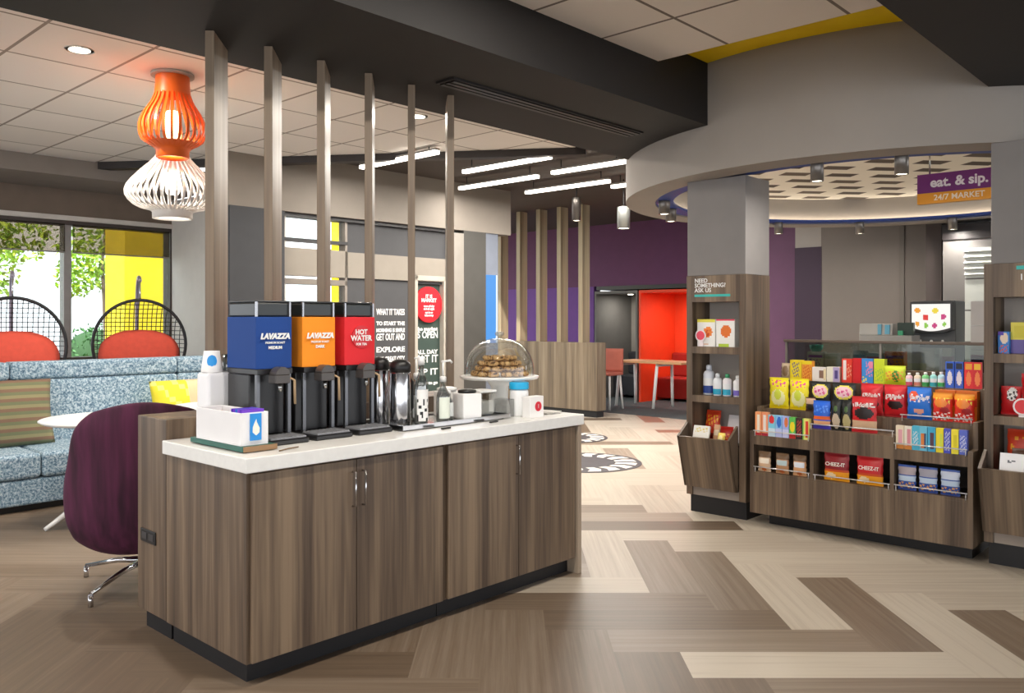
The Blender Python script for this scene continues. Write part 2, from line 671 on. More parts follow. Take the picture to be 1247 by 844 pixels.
w1box('wall_partition', 0.87, 1.85, 0.10, 0.2, 0, 2.56, CHAR)
w1box('wall_partition', 0.87, 2.40, 0.07, 0.1, 1.93, 2.22, BEIGE)
w1box('wall_partition', 1.85, 2.5, 0.10, 0.2, 1.9, 2.56, CHAR)
w1box('trim_12', 1.85, 1.90, 0.06, 0.2, 0, 2.0, M('#b3aca0', 0.5))
w1box('trim_13', 2.33, 2.38, 0.06, 0.2, 0, 2.0, M('#b3aca0', 0.5))
w1box('trim_14', 1.85, 2.38, 0.06, 0.2, 1.94, 2.0, M('#b3aca0', 0.5))
w1box('wall_partition', 1.90, 2.33, 0.14, 0.2, 0, 1.94, M('#3f4e48', 0.4))
w1box('trim_15', 2.42, 2.62, 0.0, 0.2, 0, 2.56, M('#8a847c', 0.6))
w1box('trim_16', 2.62, 3.02, 0.0, 0.4, 0, 2.6, M('#42403c', 0.7))
o = MB().box(0.0, 0.84, 0.13, 0.14, 1.60, 1.84).box(0.0, 0.84, 0.13, 0.14, 2.335, 2.56).build('window_3', GLASS, loc=(-2.4, 8.8, 0), rz=UA)
struct(o)

# ------------------------------------------------------------------ lounge window wall
def w2box(name, t0, t1, v0, v1, z0, z1, mat):
    o = MB().box(t0, t1, v0, v1, z0, z1).build(name, mat, loc=(-5.6, 9.16, 0), rz=UA)
    return struct(o)


o = MB().box(-9, 2.2, 0, 1.0, 2.96, 3.2).build('trim_17', M('#8b827b', 0.8, 0, 0.04), loc=(-5.07, 8.29, 0), rz=UA)
struct(o)
w2box('wall_left', -8, 2.1, 0.0, 0.2, 2.62, 2.97, M('#7c6d60', 0.7))
w2box('trim_18', -8, 2.0, -0.03, 0.0, 2.60, 2.655, M('#d8d2cb', 0.5))
w2box('wall_left', -8, 2.1, 0.0, 0.2, 0.0, 0.35, M('#7c6d60', 0.7))
FRM = M('#463c38', 0.5)
w2box('trim_19', 0.66, 0.74, 0.02, 0.16, 0.35, 2.62, M('#9a9694', 0.4))
w2box('trim_20', 1.90, 2.0, 0.0, 0.2, 0.35, 2.62, FRM)
w2box('trim_21', -8, 2.0, 0.0, 0.18, 2.55, 2.62, FRM)
w2box('trim_22', -8, 2.0, 0.0, 0.18, 0.95, 1.02, FRM)
w2box('trim_19', -0.95, -0.87, 0.02, 0.16, 0.35, 2.62, M('#9a9694', 0.4))
for nm, a, b in (('window_1', -0.87, 0.66), ('window_2', 0.74, 1.90)):
    w2box(nm, a, b, 0.08, 0.09, 0.35, 2.55, GLASS)
SHADE = glassy('roller_shade', '#b9b0a6', 0.02, 0.8)
for a, b, lb in ((-0.87, 0.66, 'grey see-through roller shade above the hanging chair cut by the frame edge'), (0.74, 1.885, 'grey see-through roller shade in the window with the yellow post')):
    t = thing('roller_shade', lb, 'roller shade', fr(*[q for q in uv_of(-5.6, 9.16)]), UA, 'roller shades in the lounge windows')
    MB().box(a, b, -0.012, -0.008, 2.24, 2.56).build('shade_cloth', SHADE, t)
    MB().box(a, b, -0.02, 0.0, 2.225, 2.24).build('hem_bar', M('#8a8580', 0.5), t)
# return wall between window wall and partition
c1 = fr(*(q for q in (uv_of(-5.6, 9.16)[0] + 2.0, uv_of(-5.6, 9.16)[1])))
o = MB().box(0, 2.5, -.08, 0, 0, 2.95).build('wall_return', M('#dcd8d1', 0.8, 0, 0.03), loc=c1, rz=MA)
struct(o)
o = MB().box(-20, -4.5, 6, 30, -0.06, -0.02).build('ground', M('#b9b4a8', 0.9))
struct(o)

# ================================================================== COUNTER
def door(parent, x0, x1, hx):
    d = MB().box(x0 + .002, x1 - .002, -0.020, 0.0, 0.095, 0.842).build('cabinet_door', WOOD, parent, bevel=0.0015, seg=1)
    if hx is None:
        return d
    h = MB().tube([(hx, -0.021, 0.64), (hx, -0.046, 0.64), (hx, -0.046, 0.79), (hx, -0.021, 0.79)], 0.0045, 8)
    h.build('handle', CHROME, d)
    return d


def base_cabinet(u0, wd, split, hs, label, gable=False):
    t = thing('base_cabinet', label, 'cabinet', cnt(u0, 0), UA, 'base cabinets under the coffee counter')
    MB().box(0, wd - 0.006, 0.0, 0.695, 0.09, 0.845).build('carcass', WOOD, t)
    MB().box(0.03 if not gable else 0, wd - 0.0, 0.05, 0.69, 0.0, 0.09).build('toe_kick', KICK, t)
    door(t, 0.012, split, hs[0])
    door(t, split, wd - 0.014, hs[1])
    if gable:
        MB().box(wd + 0.002, wd + 0.032, -0.03, 0.695, 0.0, 0.846).build('end_panel', M('#a2917e', 0.5, 0, 0.08, 9, 0, (1, 1, .1)), t, bevel=.002)
    return t


base_cabinet(0.0, 1.045, 0.518, (0.495, 0.548), 'walnut base cabinet with two doors beneath the white paper cup box')
base_cabinet(1.049, 1.010, 0.52, (0.50, None), 'walnut base cabinet with two doors beneath the cake stand', True)
MB().box(-0.02, 2.11, -0.035, 0.698, 0.85, 0.91).build('countertop', QUARTZ, loc=cnt(0, 0), rz=UA, bevel=0.004)
tag(bpy.data.objects['countertop'], 'long white quartz countertop over the walnut coffee cabinets', 'countertop')
t = thing('knee_wall', 'raised walnut knee wall running behind the white coffee countertop', 'low wall', cnt(0, .70), UA)
MB().box(0.0, 2.10, 0.002, 0.30, 0.09, 1.0).build('panel', WOOD, t, bevel=0.004)
MB().box(0.03, 2.10, 0.01, 0.27, 0.0, 0.089).build('toe_kick', KICK, t)
ou = MB().box(-0.007, 0.0, 0.10, 0.255, 0.415, 0.475).build('power_outlet', BLACK, t, bevel=0.003)
ou['label'] = 'black power outlet plate'
MB().box(-0.009, -0.006, 0.115, 0.165, 0.43, 0.46).box(-0.009, -0.006, 0.185, 0.235, 0.43, 0.46).build('socket', M('#3b3b3e', 0.3), ou)

# six slats from the knee wall up to the soffit
ORD = ['tallest-looking timber slat nearest the paper cups, rising from the knee wall', 'timber slat rising behind the blue coffee dispenser',
       'timber slat rising behind the orange coffee dispenser', 'timber slat rising just past the red hot water dispenser',
       'thin timber slat in front of the red oval sign', 'timber slat last in the row, near the cake dome']
sl0 = None
for k in range(6):
    u = 0.235 + 0.3125 * k
    b = cnt(u, 0.755)
    if sl0 is None:
        sl0 = MB().box(-0.021, 0.021, 0, 0.30, 0, 1.83).build('divider_slat', SLAT, bevel=0.002, seg=1)
        o = sl0
    else:
        o = sl0.copy()
        C.objects.link(o)
    o.location = (b[0], b[1], 1.0)
    o.rotation_euler.z = math.atan2(0.117, 1)
    tag(o, ORD[k], 'slat', 'timber slats above the coffee counter')

# ------------------------------------------------------------------ coffee dispensers
def dispenser(u, color, label, lines, seal=False):
    t = thing('coffee_dispenser', label, 'coffee dispenser', cnt(u, 0.30, 0.91), UA, 'coffee dispensers on the counter')
    W2 = 0.088
    body = M('#1d1c1e', 0.32)
    # tray with drip grille
    b = MB().prism([(-.098, -.13), (.098, -.13), (.104, -.08), (.104, .25), (-.104, .25), (-.104, -.08)], 0, 0.024)
    b.build('base_tray', body, t, bevel=0.006)
    g = MB().box(-.088, .088, -.12, .0, 0.0242, 0.030)
    for k in range(9):
        g.box(-.085 + k * .0205, -.079 + k * .0205, -.118, -.002, .030, .033)
    g.build('drip_grille', M('#8b8c90', 0.5, 0.0), t)
    MB().box(-W2, W2, .06, .25, .0242, .30).build('lower_body', body, t, bevel=0.006)
    for sx in (-1, 1):
        MB().box(sx * .078 - .008, sx * .078 + .008, .0, .016, .0242, .30).build('leg', M('#6d6e72', 0.25, 0.8), t)
    MB().box(-W2, W2, -.012, .25, .30, .325).build('collar', body, t, bevel=0.003)
    pan = MB()
    pr = [(-.090, .25), (-.090, .0)] + [(-.090 + .18 * i / 10, -.012 * math.sin(math.pi * i / 10)) for i in range(1, 10)] + [(.090, .0), (.090, .25)]
    pan.prism(pr, .325, .555)
    p = pan.build('printed_panel', M(color, 0.75, 0, 0.02, 6), t, bevel=0.002)
    for s, z, sz, bo in lines:
        text(s, sz, WHITE, p, (-0.002, -.0155 if seal else -.0135, z), bold=bo, shear=.22 if s == LZ else 0)
    if seal:
        MB().prism(arc(0, .46, .055, 0, 2 * math.pi, 28)[:-1], -.0145, -.010, 'y').build('seal', M('#c81e28', 0.4), p)
    # smoked hopper above
    MB().box(-.084, .084, .012, .245, .555, .62).build('hopper', M('#1e2324', .3), t, bevel=.008)
    for sx in (-1, 1):
        MB().box(sx * .083 - .004, sx * .083 + .004, .002, .012, .556, .622).build('hopper_post', M('#9b9ca0', .25, .8), t)
    MB().box(-.086, .086, .01, .247, .62, .628).build('hopper_lid', M('#2e3033', .3), t, bevel=.003)
    # spout with dispensing head
    sp = MB().box(-.036, .036, -.075, -.0125, .262, .299)
    sp.prism(arc(0, .299, .036, 0, math.pi, 12), -.075, -.02, 'y')
    sp.build('spout', M('#4b4644', .35), t, bevel=.003)
    MB().tube([(0, -.05, .262), (0, -.05, .225)], .010, 10).build('nozzle', STEEL, t)
    MB().tube([(.03, -.06, .29), (.05, -.085, .275), (.05, -.09, .17)], .006, 8).build('tap_lever', M('#a98d6c', .3), t)
    return t


LZ = 'LAVAZZA'
dispenser(0.305, '#0f3f88', 'black coffee dispenser with a blue printed panel and white lettering', [(LZ, .468, .033, .0022), ('PREMIUM ROAST', .440, .013, .0003), ('MEDIUM', .418, .018, .0008)])
dispenser(0.540, '#f5901a', 'black coffee dispenser with an orange printed panel and white lettering', [(LZ, .468, .033, .0022), ('PREMIUM ROAST', .440, .013, .0003), ('DARK', .418, .018, .0008)])
dispenser(0.774, '#d9232c', 'black water dispenser with a red printed panel and round seal', [('HOT', .482, .033, .001), ('WATER', .452, .036, .001), ('FOR TEA', .424, .016, .0004)], True)

# ------------------------------------------------------------------ cups and tea box near the end
t = thing('serving_board', 'green edged wooden board lying under the open white packet bin', 'board', cnt(.15, .315, .91), UA)
MB().box(-.115, .04, -.225, .225, 0.004, .026).build('board', M('#1f5a4d', .5), t, bevel=.002)
MB().box(-.113, .039, -.232, -.2252, 0.004, .026).build('front_edge', M('#93724f', .5), t)
for a in (-.09, .02):
    for b_ in (-.2, .2):
        MB().lathe([(.012, 0), (.012, .004)], a, b_, 12).build('foot', DARK, t)
t = thing('packet_bin', 'open white acrylic bin with a blue tea packet on its front', 'bin', cnt(.10, .30, .936), UA)
sh = MB().box(-.063, .063, -.19, .19, 0, .006)
sh.box(-.063, -.057, -.19, .19, .006, .135).box(.057, .063, -.19, .19, .006, .135).box(-.057, .057, -.19, -.184, .006, .135).box(-.057, .057, .184, .19, .006, .135)
sh.build('shell', M('#f0eeef', .25, 0, .02), t, bevel=.0015, seg=1)
cd = MB().box(-.022, .028, -.1965, -.1902, .02, .130).build('printed_card', M('#1f8fe0', .4), t)
fl = [(.003, .04), (.018, .052), (.019, .07), (.006, .095), (.004, .108), (-.004, .094), (-.012, .075), (-.013, .054)]
MB().prism(fl, -.1975, -.1964, 'y').build('flame_mark', M('#f2f1e4', .5), cd)
for k in range(6):
    o = MB().box(-.05, .05, -.0012, .0012, 0, .140).build('tea_packet', M(['#7a3fd0', '#6d3ac8', '#8d55d8', '#2f7fd6', '#7a3fd0', '#5f39b8'][k], .4), loc=cnt(.10, .30 - .176 + .017 * k, .9425), rz=UA)
    tag(o, 'thin purple tea packet standing in the open white bin' if k != 3 else 'thin blue tea packet standing among purple ones in the white bin', 'tea packet', 'tea packets in the white bin')
t = thing('paper_cup_box', 'tall white dispenser box behind the packet bin, a paper cup on top', 'cup dispenser', cnt(.215, .636, .91), UA)
MB().box(-.078, .078, -.055, .055, 0, .30).build('casing', M('#f3f2f4', .3, 0, .01), t, bevel=.016, seg=3)
MB().box(-.05, .05, -.0562, -.0545, .03, .034).build('slot_seam', M('#c9c8cc', .4), t)


def cup(loc, label, r0, r1, h, logo, rz=0, group=None, name='paper_cup'):
    t = thing(name, label, 'paper cup', loc, rz, group)
    MB().lathe([(r0, 0), (r0 * 1.02, .004), (r1, h), (r1 - .003, h), (r1 - .003, h - .004)], n=28).build('cup_body', M('#f6f4f2', .5, 0, .01), t)
    b = MB()
    mid = h * .55
    rm = r0 + (r1 - r0) * .55 + .0012

    def fn(s, q):
        a = -.55 + 1.1 * s
        z = mid + (q - .5) * h * .55
        rr = r0 + (r1 - r0) * z / h + .001
        return (rr * math.sin(a), -rr * math.cos(a), z)
    if logo == 'blue':
        b.grid(lambda s, q: fn(.5 + (s - .5) * math.sqrt(max(0, 1 - (2 * q - 1) ** 2)), q), 8, 10)
        b.build('flame_logo', M('#2b9be8', .5), t)
    return t


cup(cnt(.185, .635, 1.2105), 'upturned white paper cup with a blue mark on the white box', .047, .035, .098, 'blue', R(20))
t = thing('water_glass', 'small clear tumbler standing on the tall white cup box', 'glass', cnt(.262, .635, 1.2105), 0)
MB().lathe([(.020, 0), (.022, .004), (.025, .08), (.0235, .08), (.020, .006)], n=20).build('tumbler', glassy('tumbler_glass', '#dfe8ee', .18), t)
for i, (u_, v_) in enumerate(((.22, .045),)):
    t = thing('stir_stick', 'thin brown stir stick lying on the counter by the board', 'stir stick', cnt(u_, v_, .911), UA + R(18))
    MB().tube([(-.06, 0, .003), (.0, 0, .0045), (.06, 0, .003)], .003, 8).build('stick', M('#7a6248', .5), t)

# ------------------------------------------------------------------ condiment tray and its jars
t = thing('condiment_tray', 'long stainless condiment tray holding canisters and syrup bottles', 'tray', cnt(1.28, .285, .91), UA)
MB().box(-.375, .375, -.155, .165, .008, .018).build('tray_plate', STEEL, t, bevel=.002)
rim = MB().box(-.38, .38, -.16, -.153, .006, .028).box(-.38, .38, .163, .17, .006, .028).box(-.38, -.373, -.153, .163, .006, .028).box(.373, .38, -.153, .163, .006, .028)
rim.build('rim', CHROME, t)
for a in (-.34, .34):
    for b_ in (-.13, .14):
        MB().lathe([(.012, 0), (.012, .008)], a, b_, 12).build('foot', DARK, t)
for px, lab in (((1.12, .06), 'flat black clip on the counter in front of the syrup bottles'), ((1.47, .07), 'flat black clip on the counter in front of the square white canister')):
    t = thing('spoon_rest', lab, 'clip', cnt(px[0], px[1], .91), UA + R(8))
    MB().box(-.032, .032, -.008, .008, 0, .008).build('clip_body', BLACK, t, bevel=.003)
TZ = .9285


def canister(u, v, r, h, label, tilt=0):
    t = thing('steel_canister', label, 'canister', cnt(u, v, TZ), UA, 'steel canisters with black lids')
    MB().lathe([(r * .98, 0), (r, .004), (r, h - .004), (r * .97, h)], n=36).build('drum', CHROME, t)
    MB().lathe([(r * .9, h), (r * 1.03, h + .004), (r * 1.03, h + .03), (r * .9, h + .048), (r * .5, h + .062), (.004, h + .066)], n=36).build('lid', BLACK, t)
    MB().tube([(r * .98, 0, h * .2), (r * 1.5, 0, h * .3), (r * 1.5, 0, h * .8), (r * .98, 0, h * .9)], .008, 8).build('handle', BLACK, t)
    return t


canister(.968, .39, .048, .27, 'taller stainless canister with black lid next to the red dispenser')
canister(.985, .250, .052, .262, 'shorter stainless canister with black lid in front of the taller one')


def syrup(u, v, h, label, label_col, pump=True, spots=True, r=.034):
    t = thing('syrup_bottle', label, 'syrup bottle', cnt(u, v, TZ), UA, 'syrup bottles on the steel tray')
    g = glassy('bottle_glass', '#cfd4d6', .22)
    MB().lathe([(r * .9, 0), (r, .006), (r, h * .55), (r * .85, h * .64), (r * .42, h * .76), (r * .36, h * .9)], n=24).build('bottle', g, t)
    MB().lathe([(r * .9, .008), (r * .9, h * .42)], n=24).build('syrup', M('#d8d3c8', .3), t)
    lb = MB().grid(lambda s, q: ((r + .0008) * math.cos(-2.9 + 2.7 * s), (r + .0008) * math.sin(-2.9 + 2.7 * s), .02 + q * h * .46), 12, 10,
                   (lambda s, q: 1 if spots and math.sin(s * 23 + q * 9) + math.sin(q * 21 - s * 11) > .75 and q < .75 else 0))
    lb.build('bottle_label', [M(label_col, .5, 0, .02), BLACK], t)
    MB().lathe([(r * .5, h * .88), (r * .5, h * .98), (r * .3, h)], n=16).build('cap', WHITE, t)
    if pump:
        p = MB().tube([(0, 0, h), (0, 0, h + .07)], .0045, 8)
        p.tube([(-.008, 0, h + .074), (.05, 0, h + .078), (.062, 0, h + .066)], .006, 8)
        p.build('pump', WHITE, t)
    return t


syrup(1.055, .172, .34, 'tall syrup bottle with black speckled label and long white spout', '#f0efec', False)
syrup(1.205, .175, .235, 'syrup bottle with sideways white pump and pale green label', '#e6ecdf', True, False)
syrup(1.285, .22, .155, 'small clear syrup bottle beside the square canister', '#e4e7e4', False, False, .026)
syrup(1.14, .31, .25, 'slim clear syrup bottle behind the speckled one, white pump raised', '#dedfe0', True, False, .028)

t = thing('sugar_canister', 'square white canister with round black lid on the steel tray', 'canister', cnt(1.40, .20, TZ), UA + R(-12))
MB().box(-.058, .058, -.058, .058, 0, .135).build('canister_body', M('#f4f2f1', .3, 0, .01), t, bevel=.008, seg=3)
MB().lathe([(.046, .135), (.05, .139), (.05, .149), (.03, .156), (.002, .157)], n=28).build('lid', BLACK, t)
t = thing('sugar_canister', 'white lidded canister behind the one with the black lid', 'canister', cnt(1.42, .38, TZ), UA)
MB().box(-.055, .055, -.05, .05, 0, .135).build('canister_body', M('#ecebe8', .3, 0, .01), t, bevel=.008, seg=3)
MB().lathe([(.05, .135), (.055, .138), (.055, .15), (.03, .157), (.002, .158)], n=28).build('lid', WHITE, t)
t = thing('glass_canister', 'square clear glass canister with flat white lid on the tray', 'canister', cnt(1.57, .26, TZ), UA)
MB().box(-.055, .055, -.055, .055, 0, .125).build('glass_body', glassy('canister_glass', '#e8eceb', .2), t, bevel=.006)
MB().box(-.05, .05, -.05, .05, .004, .08).build('packets', M('#e8e2dc', .7), t, bevel=.01)
MB().box(-.06, .06, -.06, .06, .1255, .138).build('lid', WHITE, t, bevel=.004)
t = thing('lidded_jar', 'round white jar with bright blue screw lid near the counter end', 'jar', cnt(1.80, .19, .91), UA)
MB().lathe([(.05, 0), (.053, .006), (.053, .14), (.046, .15)], n=32).build('jar_body', M('#f2f3f3', .3, 0, .01), t)
MB().lathe([(.055, .151), (.056, .154), (.056, .186), (.052, .19)], n=32).build('lid', M('#25b0e6', .35), t)
t = thing('clear_box', 'low clear plastic box beside the blue lidded jar', 'box', cnt(1.715, .22, .91), UA)
MB().box(-.040, .025, -.05, .05, 0, .10).build('box_shell', glassy('box_plastic', '#eef0f0', .25), t, bevel=.003)
t = thing('napkin_box', 'small white box with a round red logo near the counter end', 'box', cnt(1.79, .075, .91), UA)
MB().box(-.058, .058, -.028, .028, 0, .118).build('carton', M('#f6f4f2', .45, 0, .01), t, bevel=.003)
lg = MB().prism(arc(.012, .062, .027, 0, 2 * math.pi, 28)[:-1], -.0292, -.0281, 'y').build('round_logo', M('#d8243a', .45), t)
text('1', .03, WHITE, lg, (.012, -.0297, .062))
for k, (du, dv, rr) in enumerate(((0, 0, 0), (.01, .004, 6), (-.004, .008, -5), (.004, .0, 10))):
    o = MB().box(-.05, .05, -.08, .08, 0, .003).build('paper_napkin', M('#d6d2cc', .8), loc=cnt(1.99 + du, .16 + dv, .9105 + k * .0033), rz=UA + R(rr))
    tag(o, 'flat grey white napkin in the small stack at the counter end', 'napkin', 'napkins at the counter end')

# cake stand, dome and cookies
t = thing('cake_stand', 'white pedestal cake stand carrying cookies under a clear dome', 'cake stand', cnt(1.87, .41, .91), UA)
MB().lathe([(.10, 0), (.105, .006), (.098, .014), (.062, .03), (.05, .07), (.052, .15), (.075, .18), (.09, .185)], n=40).build('pedestal', M('#ededea', .25, 0, .01), t)
MB().lathe([(.09, .185), (.225, .196), (.232, .205), (.232, .212), (.225, .214), (.002, .208)], n=56).build('plate', M('#f0efec', .25, 0, .01), t)
t2 = thing('glass_dome', 'clear glass dome with knob covering the cookies', 'cake dome', cnt(1.87, .41, 1.125), UA)
prof = [(.205, 0)] + [(.205 * math.cos(a) ** .9, .03 + .19 * math.sin(a)) for a in [i * math.pi / 2 / 14 for i in range(14)]] + [(.012, .22)]
MB().lathe(prof, n=48, cap0=False, cap1=False).build('bell', glassy('dome_glass', '#f4f7f7', .05), t2)
MB().lathe([(.010, .22), (.010, .228), (.026, .238), (.026, .250), (.02, .256), (.002, .257)], n=24).build('knob', glassy('knob_glass', '#eef2f2', .3), t2)
CK = speckle('cookie_dough', '#3a2417', '#c89a63', '#dcb680', 42)
ckm = None
ckz = 1.1237
pos = []
for layer, (n_, rad, z) in enumerate(((12, .142, 0), (11, .118, .030), (9, .10, .060), (7, .072, .09))):
    for k in range(n_):
        a = 2 * math.pi * k / n_ + layer * .37
        pos.append((rad * math.cos(a), rad * math.sin(a), z, a))
for x, y, z, a in pos:
    if ckm is None:
        ckm = MB().lathe([(.02, 0), (.030, .003), (.034, .010), (.033, .019), (.026, .026), (.012, .029), (.001, .0295)], n=14).build('cookie', CK)
        o = ckm
    else:
        o = ckm.copy()
        C.objects.link(o)
    b = cnt(1.87 + x, .41 + y)
    o.location = (b[0], b[1], ckz + z)
    o.rotation_euler.z = a * 3
    tag(o, 'round chocolate chip cookie in the pile under the glass dome', 'cookie', 'cookies under the glass dome')

# ================================================================== LOUNGE
# pendant lamps
def ribbed(parent, prof, n, mat, name, wd):
    for k in range(n):
        a = 2 * math.pi * k / n
        pts = [(r * math.cos(a), r * math.sin(a), z) for r, z in prof]
        b = MB()
        ca, sa = math.cos(a), math.sin(a)
        rows = []
        for r, z in prof:
            rows.append(b.add([((r + d) * ca - e * sa, (r + d) * sa + e * ca, z) for d, e in ((-.006, -wd), (.006, -wd), (.006, wd), (-.006, wd))]))
        for i in range(len(rows) - 1):
            for q in range(4):
                l = (q + 1) % 4
                b.face([rows[i] + q, rows[i] + l, rows[i + 1] + l, rows[i + 1] + q])
        b.face([rows[0] + q for q in range(4)])
        b.face([rows[-1] + q for q in range(4)])
        b.build(name, mat, parent)


def smoothp(keys, n):
    out = []
    for i in range(n + 1):
        s = i / n * (len(keys) - 1)
        k = min(int(s), len(keys) - 2)
        f = s - k
        p0, p1, p2, p3 = keys[max(k - 1, 0)], keys[k], keys[k + 1], keys[min(k + 2, len(keys) - 1)]
        out.append(tuple(.5 * ((2 * p1[c]) + (-p0[c] + p2[c]) * f + (2 * p0[c] - 5 * p1[c] + 4 * p2[c] - p3[c]) * f * f + (-p0[c] + 3 * p1[c] - 3 * p2[c] + p3[c]) * f ** 3) for c in (0, 1)))
    return out


OR = M('#e2621a', .4, 0, .05)
t = thing('pendant_lamp', 'orange ribbed pendant lamp fixed close under the ceiling tiles', 'pendant lamp', (-2.33, 5.75, 2.56), 0)
MB().lathe([(.11, .56), (.112, .50), (.118, .43)], n=36, cap0=False, cap1=False).build('collar', OR, t)
MB().lathe([(.14, .579), (.14, .56)], n=30).build('ceiling_plate', M('#b9afa6', .5), t)
ribbed(t, smoothp([(.112, .44), (.135, .38), (.185, .30), (.214, .22), (.20, .13), (.13, .08), (.105, .06)], 16), 26, OR, 'rib', .009)
MB().lathe([(.17, .105), (.125, .075), (.108, .05), (.108, .005), (.10, .0), (.10, .05), (.15, .105)], n=36, cap0=False, cap1=False).build('lower_ring', OR, t)
MB().lathe([(.05, .14), (.055, .16), (.055, .28), (.04, .32), (.01, .33)], n=20).build('bulb', emit('warm_bulb', '#ffd9a0', 9), t)
MB().tube([(0, 0, .33), (0, 0, .56)], .012, 8).build('stem', OR, t)
l = bpy.data.lights.new('bulb_light', 'POINT')
l.energy = 5
l.color = (1, .75, .45)
l.shadow_soft_size = .05
lo = bpy.data.objects.new('bulb_light', l)
C.objects.link(lo)
lo.parent = t
lo.location = (0, 0, .09)
WH = M('#e9e4df', .4, 0, .03)
t = thing('pendant_lamp', 'white ribbed pendant lamp hanging lower, behind the orange one', 'pendant lamp', (-2.48, 6.12, 2.19), 0)
ribbed(t, smoothp([(.09, .50), (.13, .43), (.22, .34), (.305, .24), (.315, .16), (.25, .09), (.15, .06), (.14, .05)], 16), 40, WH, 'rib', .008)
MB().lathe([(.17, .085), (.14, .06), (.138, .0), (.125, .0), (.125, .06)], n=36, cap0=False, cap1=False).build('lower_ring', WH, t)
MB().lathe([(.09, .49), (.09, .53), (.03, .54)], n=30).build('upper_ring', WH, t)
MB().lathe([(.04, .18), (.05, .2), (.05, .30), (.03, .34), (.01, .35)], n=20).build('bulb', emit('white_bulb', '#fff2e0', 3), t)
MB().tube([(0, 0, .35), (0, 0, .95)], .010, 8).build('stem', WH, t)
l = bpy.data.lights.new('bulb_light', 'POINT')
l.energy = 7
l.color = (1, .92, .82)
l.shadow_soft_size = .06
lo = bpy.data.objects.new('bulb_light', l)
C.objects.link(lo)
lo.parent = t
lo.location = (0, 0, .13)

# sofa
SOF = speckle('blue_tweed', '#46627a', '#86a2b4', '#c6d4dc', 55)
t = thing('sofa', 'long blue speckled banquette sofa by the lounge windows', 'sofa', (-3.79, 6.2, 0), UA)
MB().box(-2.2, 2.15, .05, .95, 0, .05).build('plinth', BLACK, t)
MB().box(-2.2, 2.15, 0, .95, .05, .245).build('base', SOF, t, bevel=.02, seg=3)
for a, b in ((-2.2, .28), (.285, 1.7), (1.705, 2.15)):
    MB().box(a, b, -.02, .72, .25, .44).build('seat_cushion', SOF, t, bevel=.035, seg=4)
for a, b in ((-2.2, .28), (.285, 1.7), (1.705, 2.15)):
    MB().prism([(.66, .42), (.74, .95), (.94, .95), (.96, .25), (.70, .25)], a, b, 'x').build('back_cushion', SOF, t, bevel=.03, seg=3)
    MB().box(a, b, .735, .955, .952, 1.10).build('top_bolster', SOF, t, bevel=.03, seg=4)


def pillow(name, label, loc, rz, tiltx, w_, h_, d_, mats, patt):
    t = MB()
    fn = lambda sg: (lambda s, q: ((s - .5) * w_ * (1 - .06 * math.sin(math.pi * q)), sg * d_ / 2 * (math.sin(math.pi * s) * math.sin(math.pi * q)) ** .45 if 0 < s < 1 and 0 < q < 1 else 0, (q) * h_))
    t.grid(fn(-1), 20, 20, patt)
    t.grid(fn(1), 20, 20, patt)
    o = t.build(name, mats, weld=True)
    o.location = loc
    o.rotation_euler = (tiltx, 0, rz)
    tag(o, label, 'pillow')
    return o


def sofap(x, y, z):
    c, s_ = math.cos(UA), math.sin(UA)
    return (-3.79 + x * c - y * s_, 6.2 + x * s_ + y * c, z)


pillow('throw_pillow', 'olive and brown striped pillow on the blue sofa', sofap(.22, .45, .447), UA, R(-12), .62, .53, .15, [M('#6e7355', .9), M('#7d6250', .9), M('#8a8462', .9)], lambda s, q: int(q * 20) % 3)
pillow('throw_pillow', 'yellow and peach pillow on the blue sofa behind the paper cups', sofap(1.62, .45, .447), UA, R(-12), .56, .46, .15, [M('#e9d935', .8), M('#f1c79c', .8), M('#f3ea7a', .8)], lambda s, q: 1 if s > .62 else (2 if (int(s * 11) + int(q * 9)) % 4 == 0 else 0))


def tulip_table(loc, label, r):
    t = thing('round_table', label, 'table', loc, R(10), 'white round lounge tables')
    MB().lathe([(r - .03, .715), (r, .73), (r, .737), (r - .012, .742), (.002, .742)], n=64).build('tabletop', WHITE, t)
    MB().lathe([(.05, .30), (.032, .40), (.03, .6), (.07, .70), (.08, .714)], n=24).build('column', WHITE, t)
    for k in range(4):
        a = math.pi / 4 + k * math.pi / 2
        pts = [(q * math.cos(a), q * math.sin(a), z) for q, z in ((.02, .34), (.12, .25), (.26, .13), (.40, .045), (.46, .014))]
        MB().tube(pts, [.03, .024, .02, .017, .014], 10).build('leg', WHITE, t)
    return t


tulip_table((-2.94, 6.12, 0), 'white round pedestal table in front of the striped pillow', .46)
tulip_table((-2.38, 6.98, 0), 'white round pedestal table mostly hidden behind the paper cup box', .46)

# purple swivel chair
t = thing('swivel_chair', 'purple upholstered swivel chair with chrome legs behind the counter end', 'chair', (-2.02, 4.62, 0), R(22))
VEL = M('#4a1a36', .8, 0, .5, 22, 0, (1, 1, .05))
VEL2 = M('#5a2a44', .8, 0, .12, 16)
PK = smoothp([(.33, .40), (.22, .385), (.05, .33), (-.10, .25), (-.22, .245), (-.30, .36), (-.335, .55), (-.355, .76), (-.365, .93), (-.35, 1.03)], 30)
WK = smoothp([(.25, 0), (.30, 0), (.32, 0), (.32, 0), (.33, 0), (.365, 0), (.375, 0), (.35, 0), (.32, 0), (.23, 0)], 30)


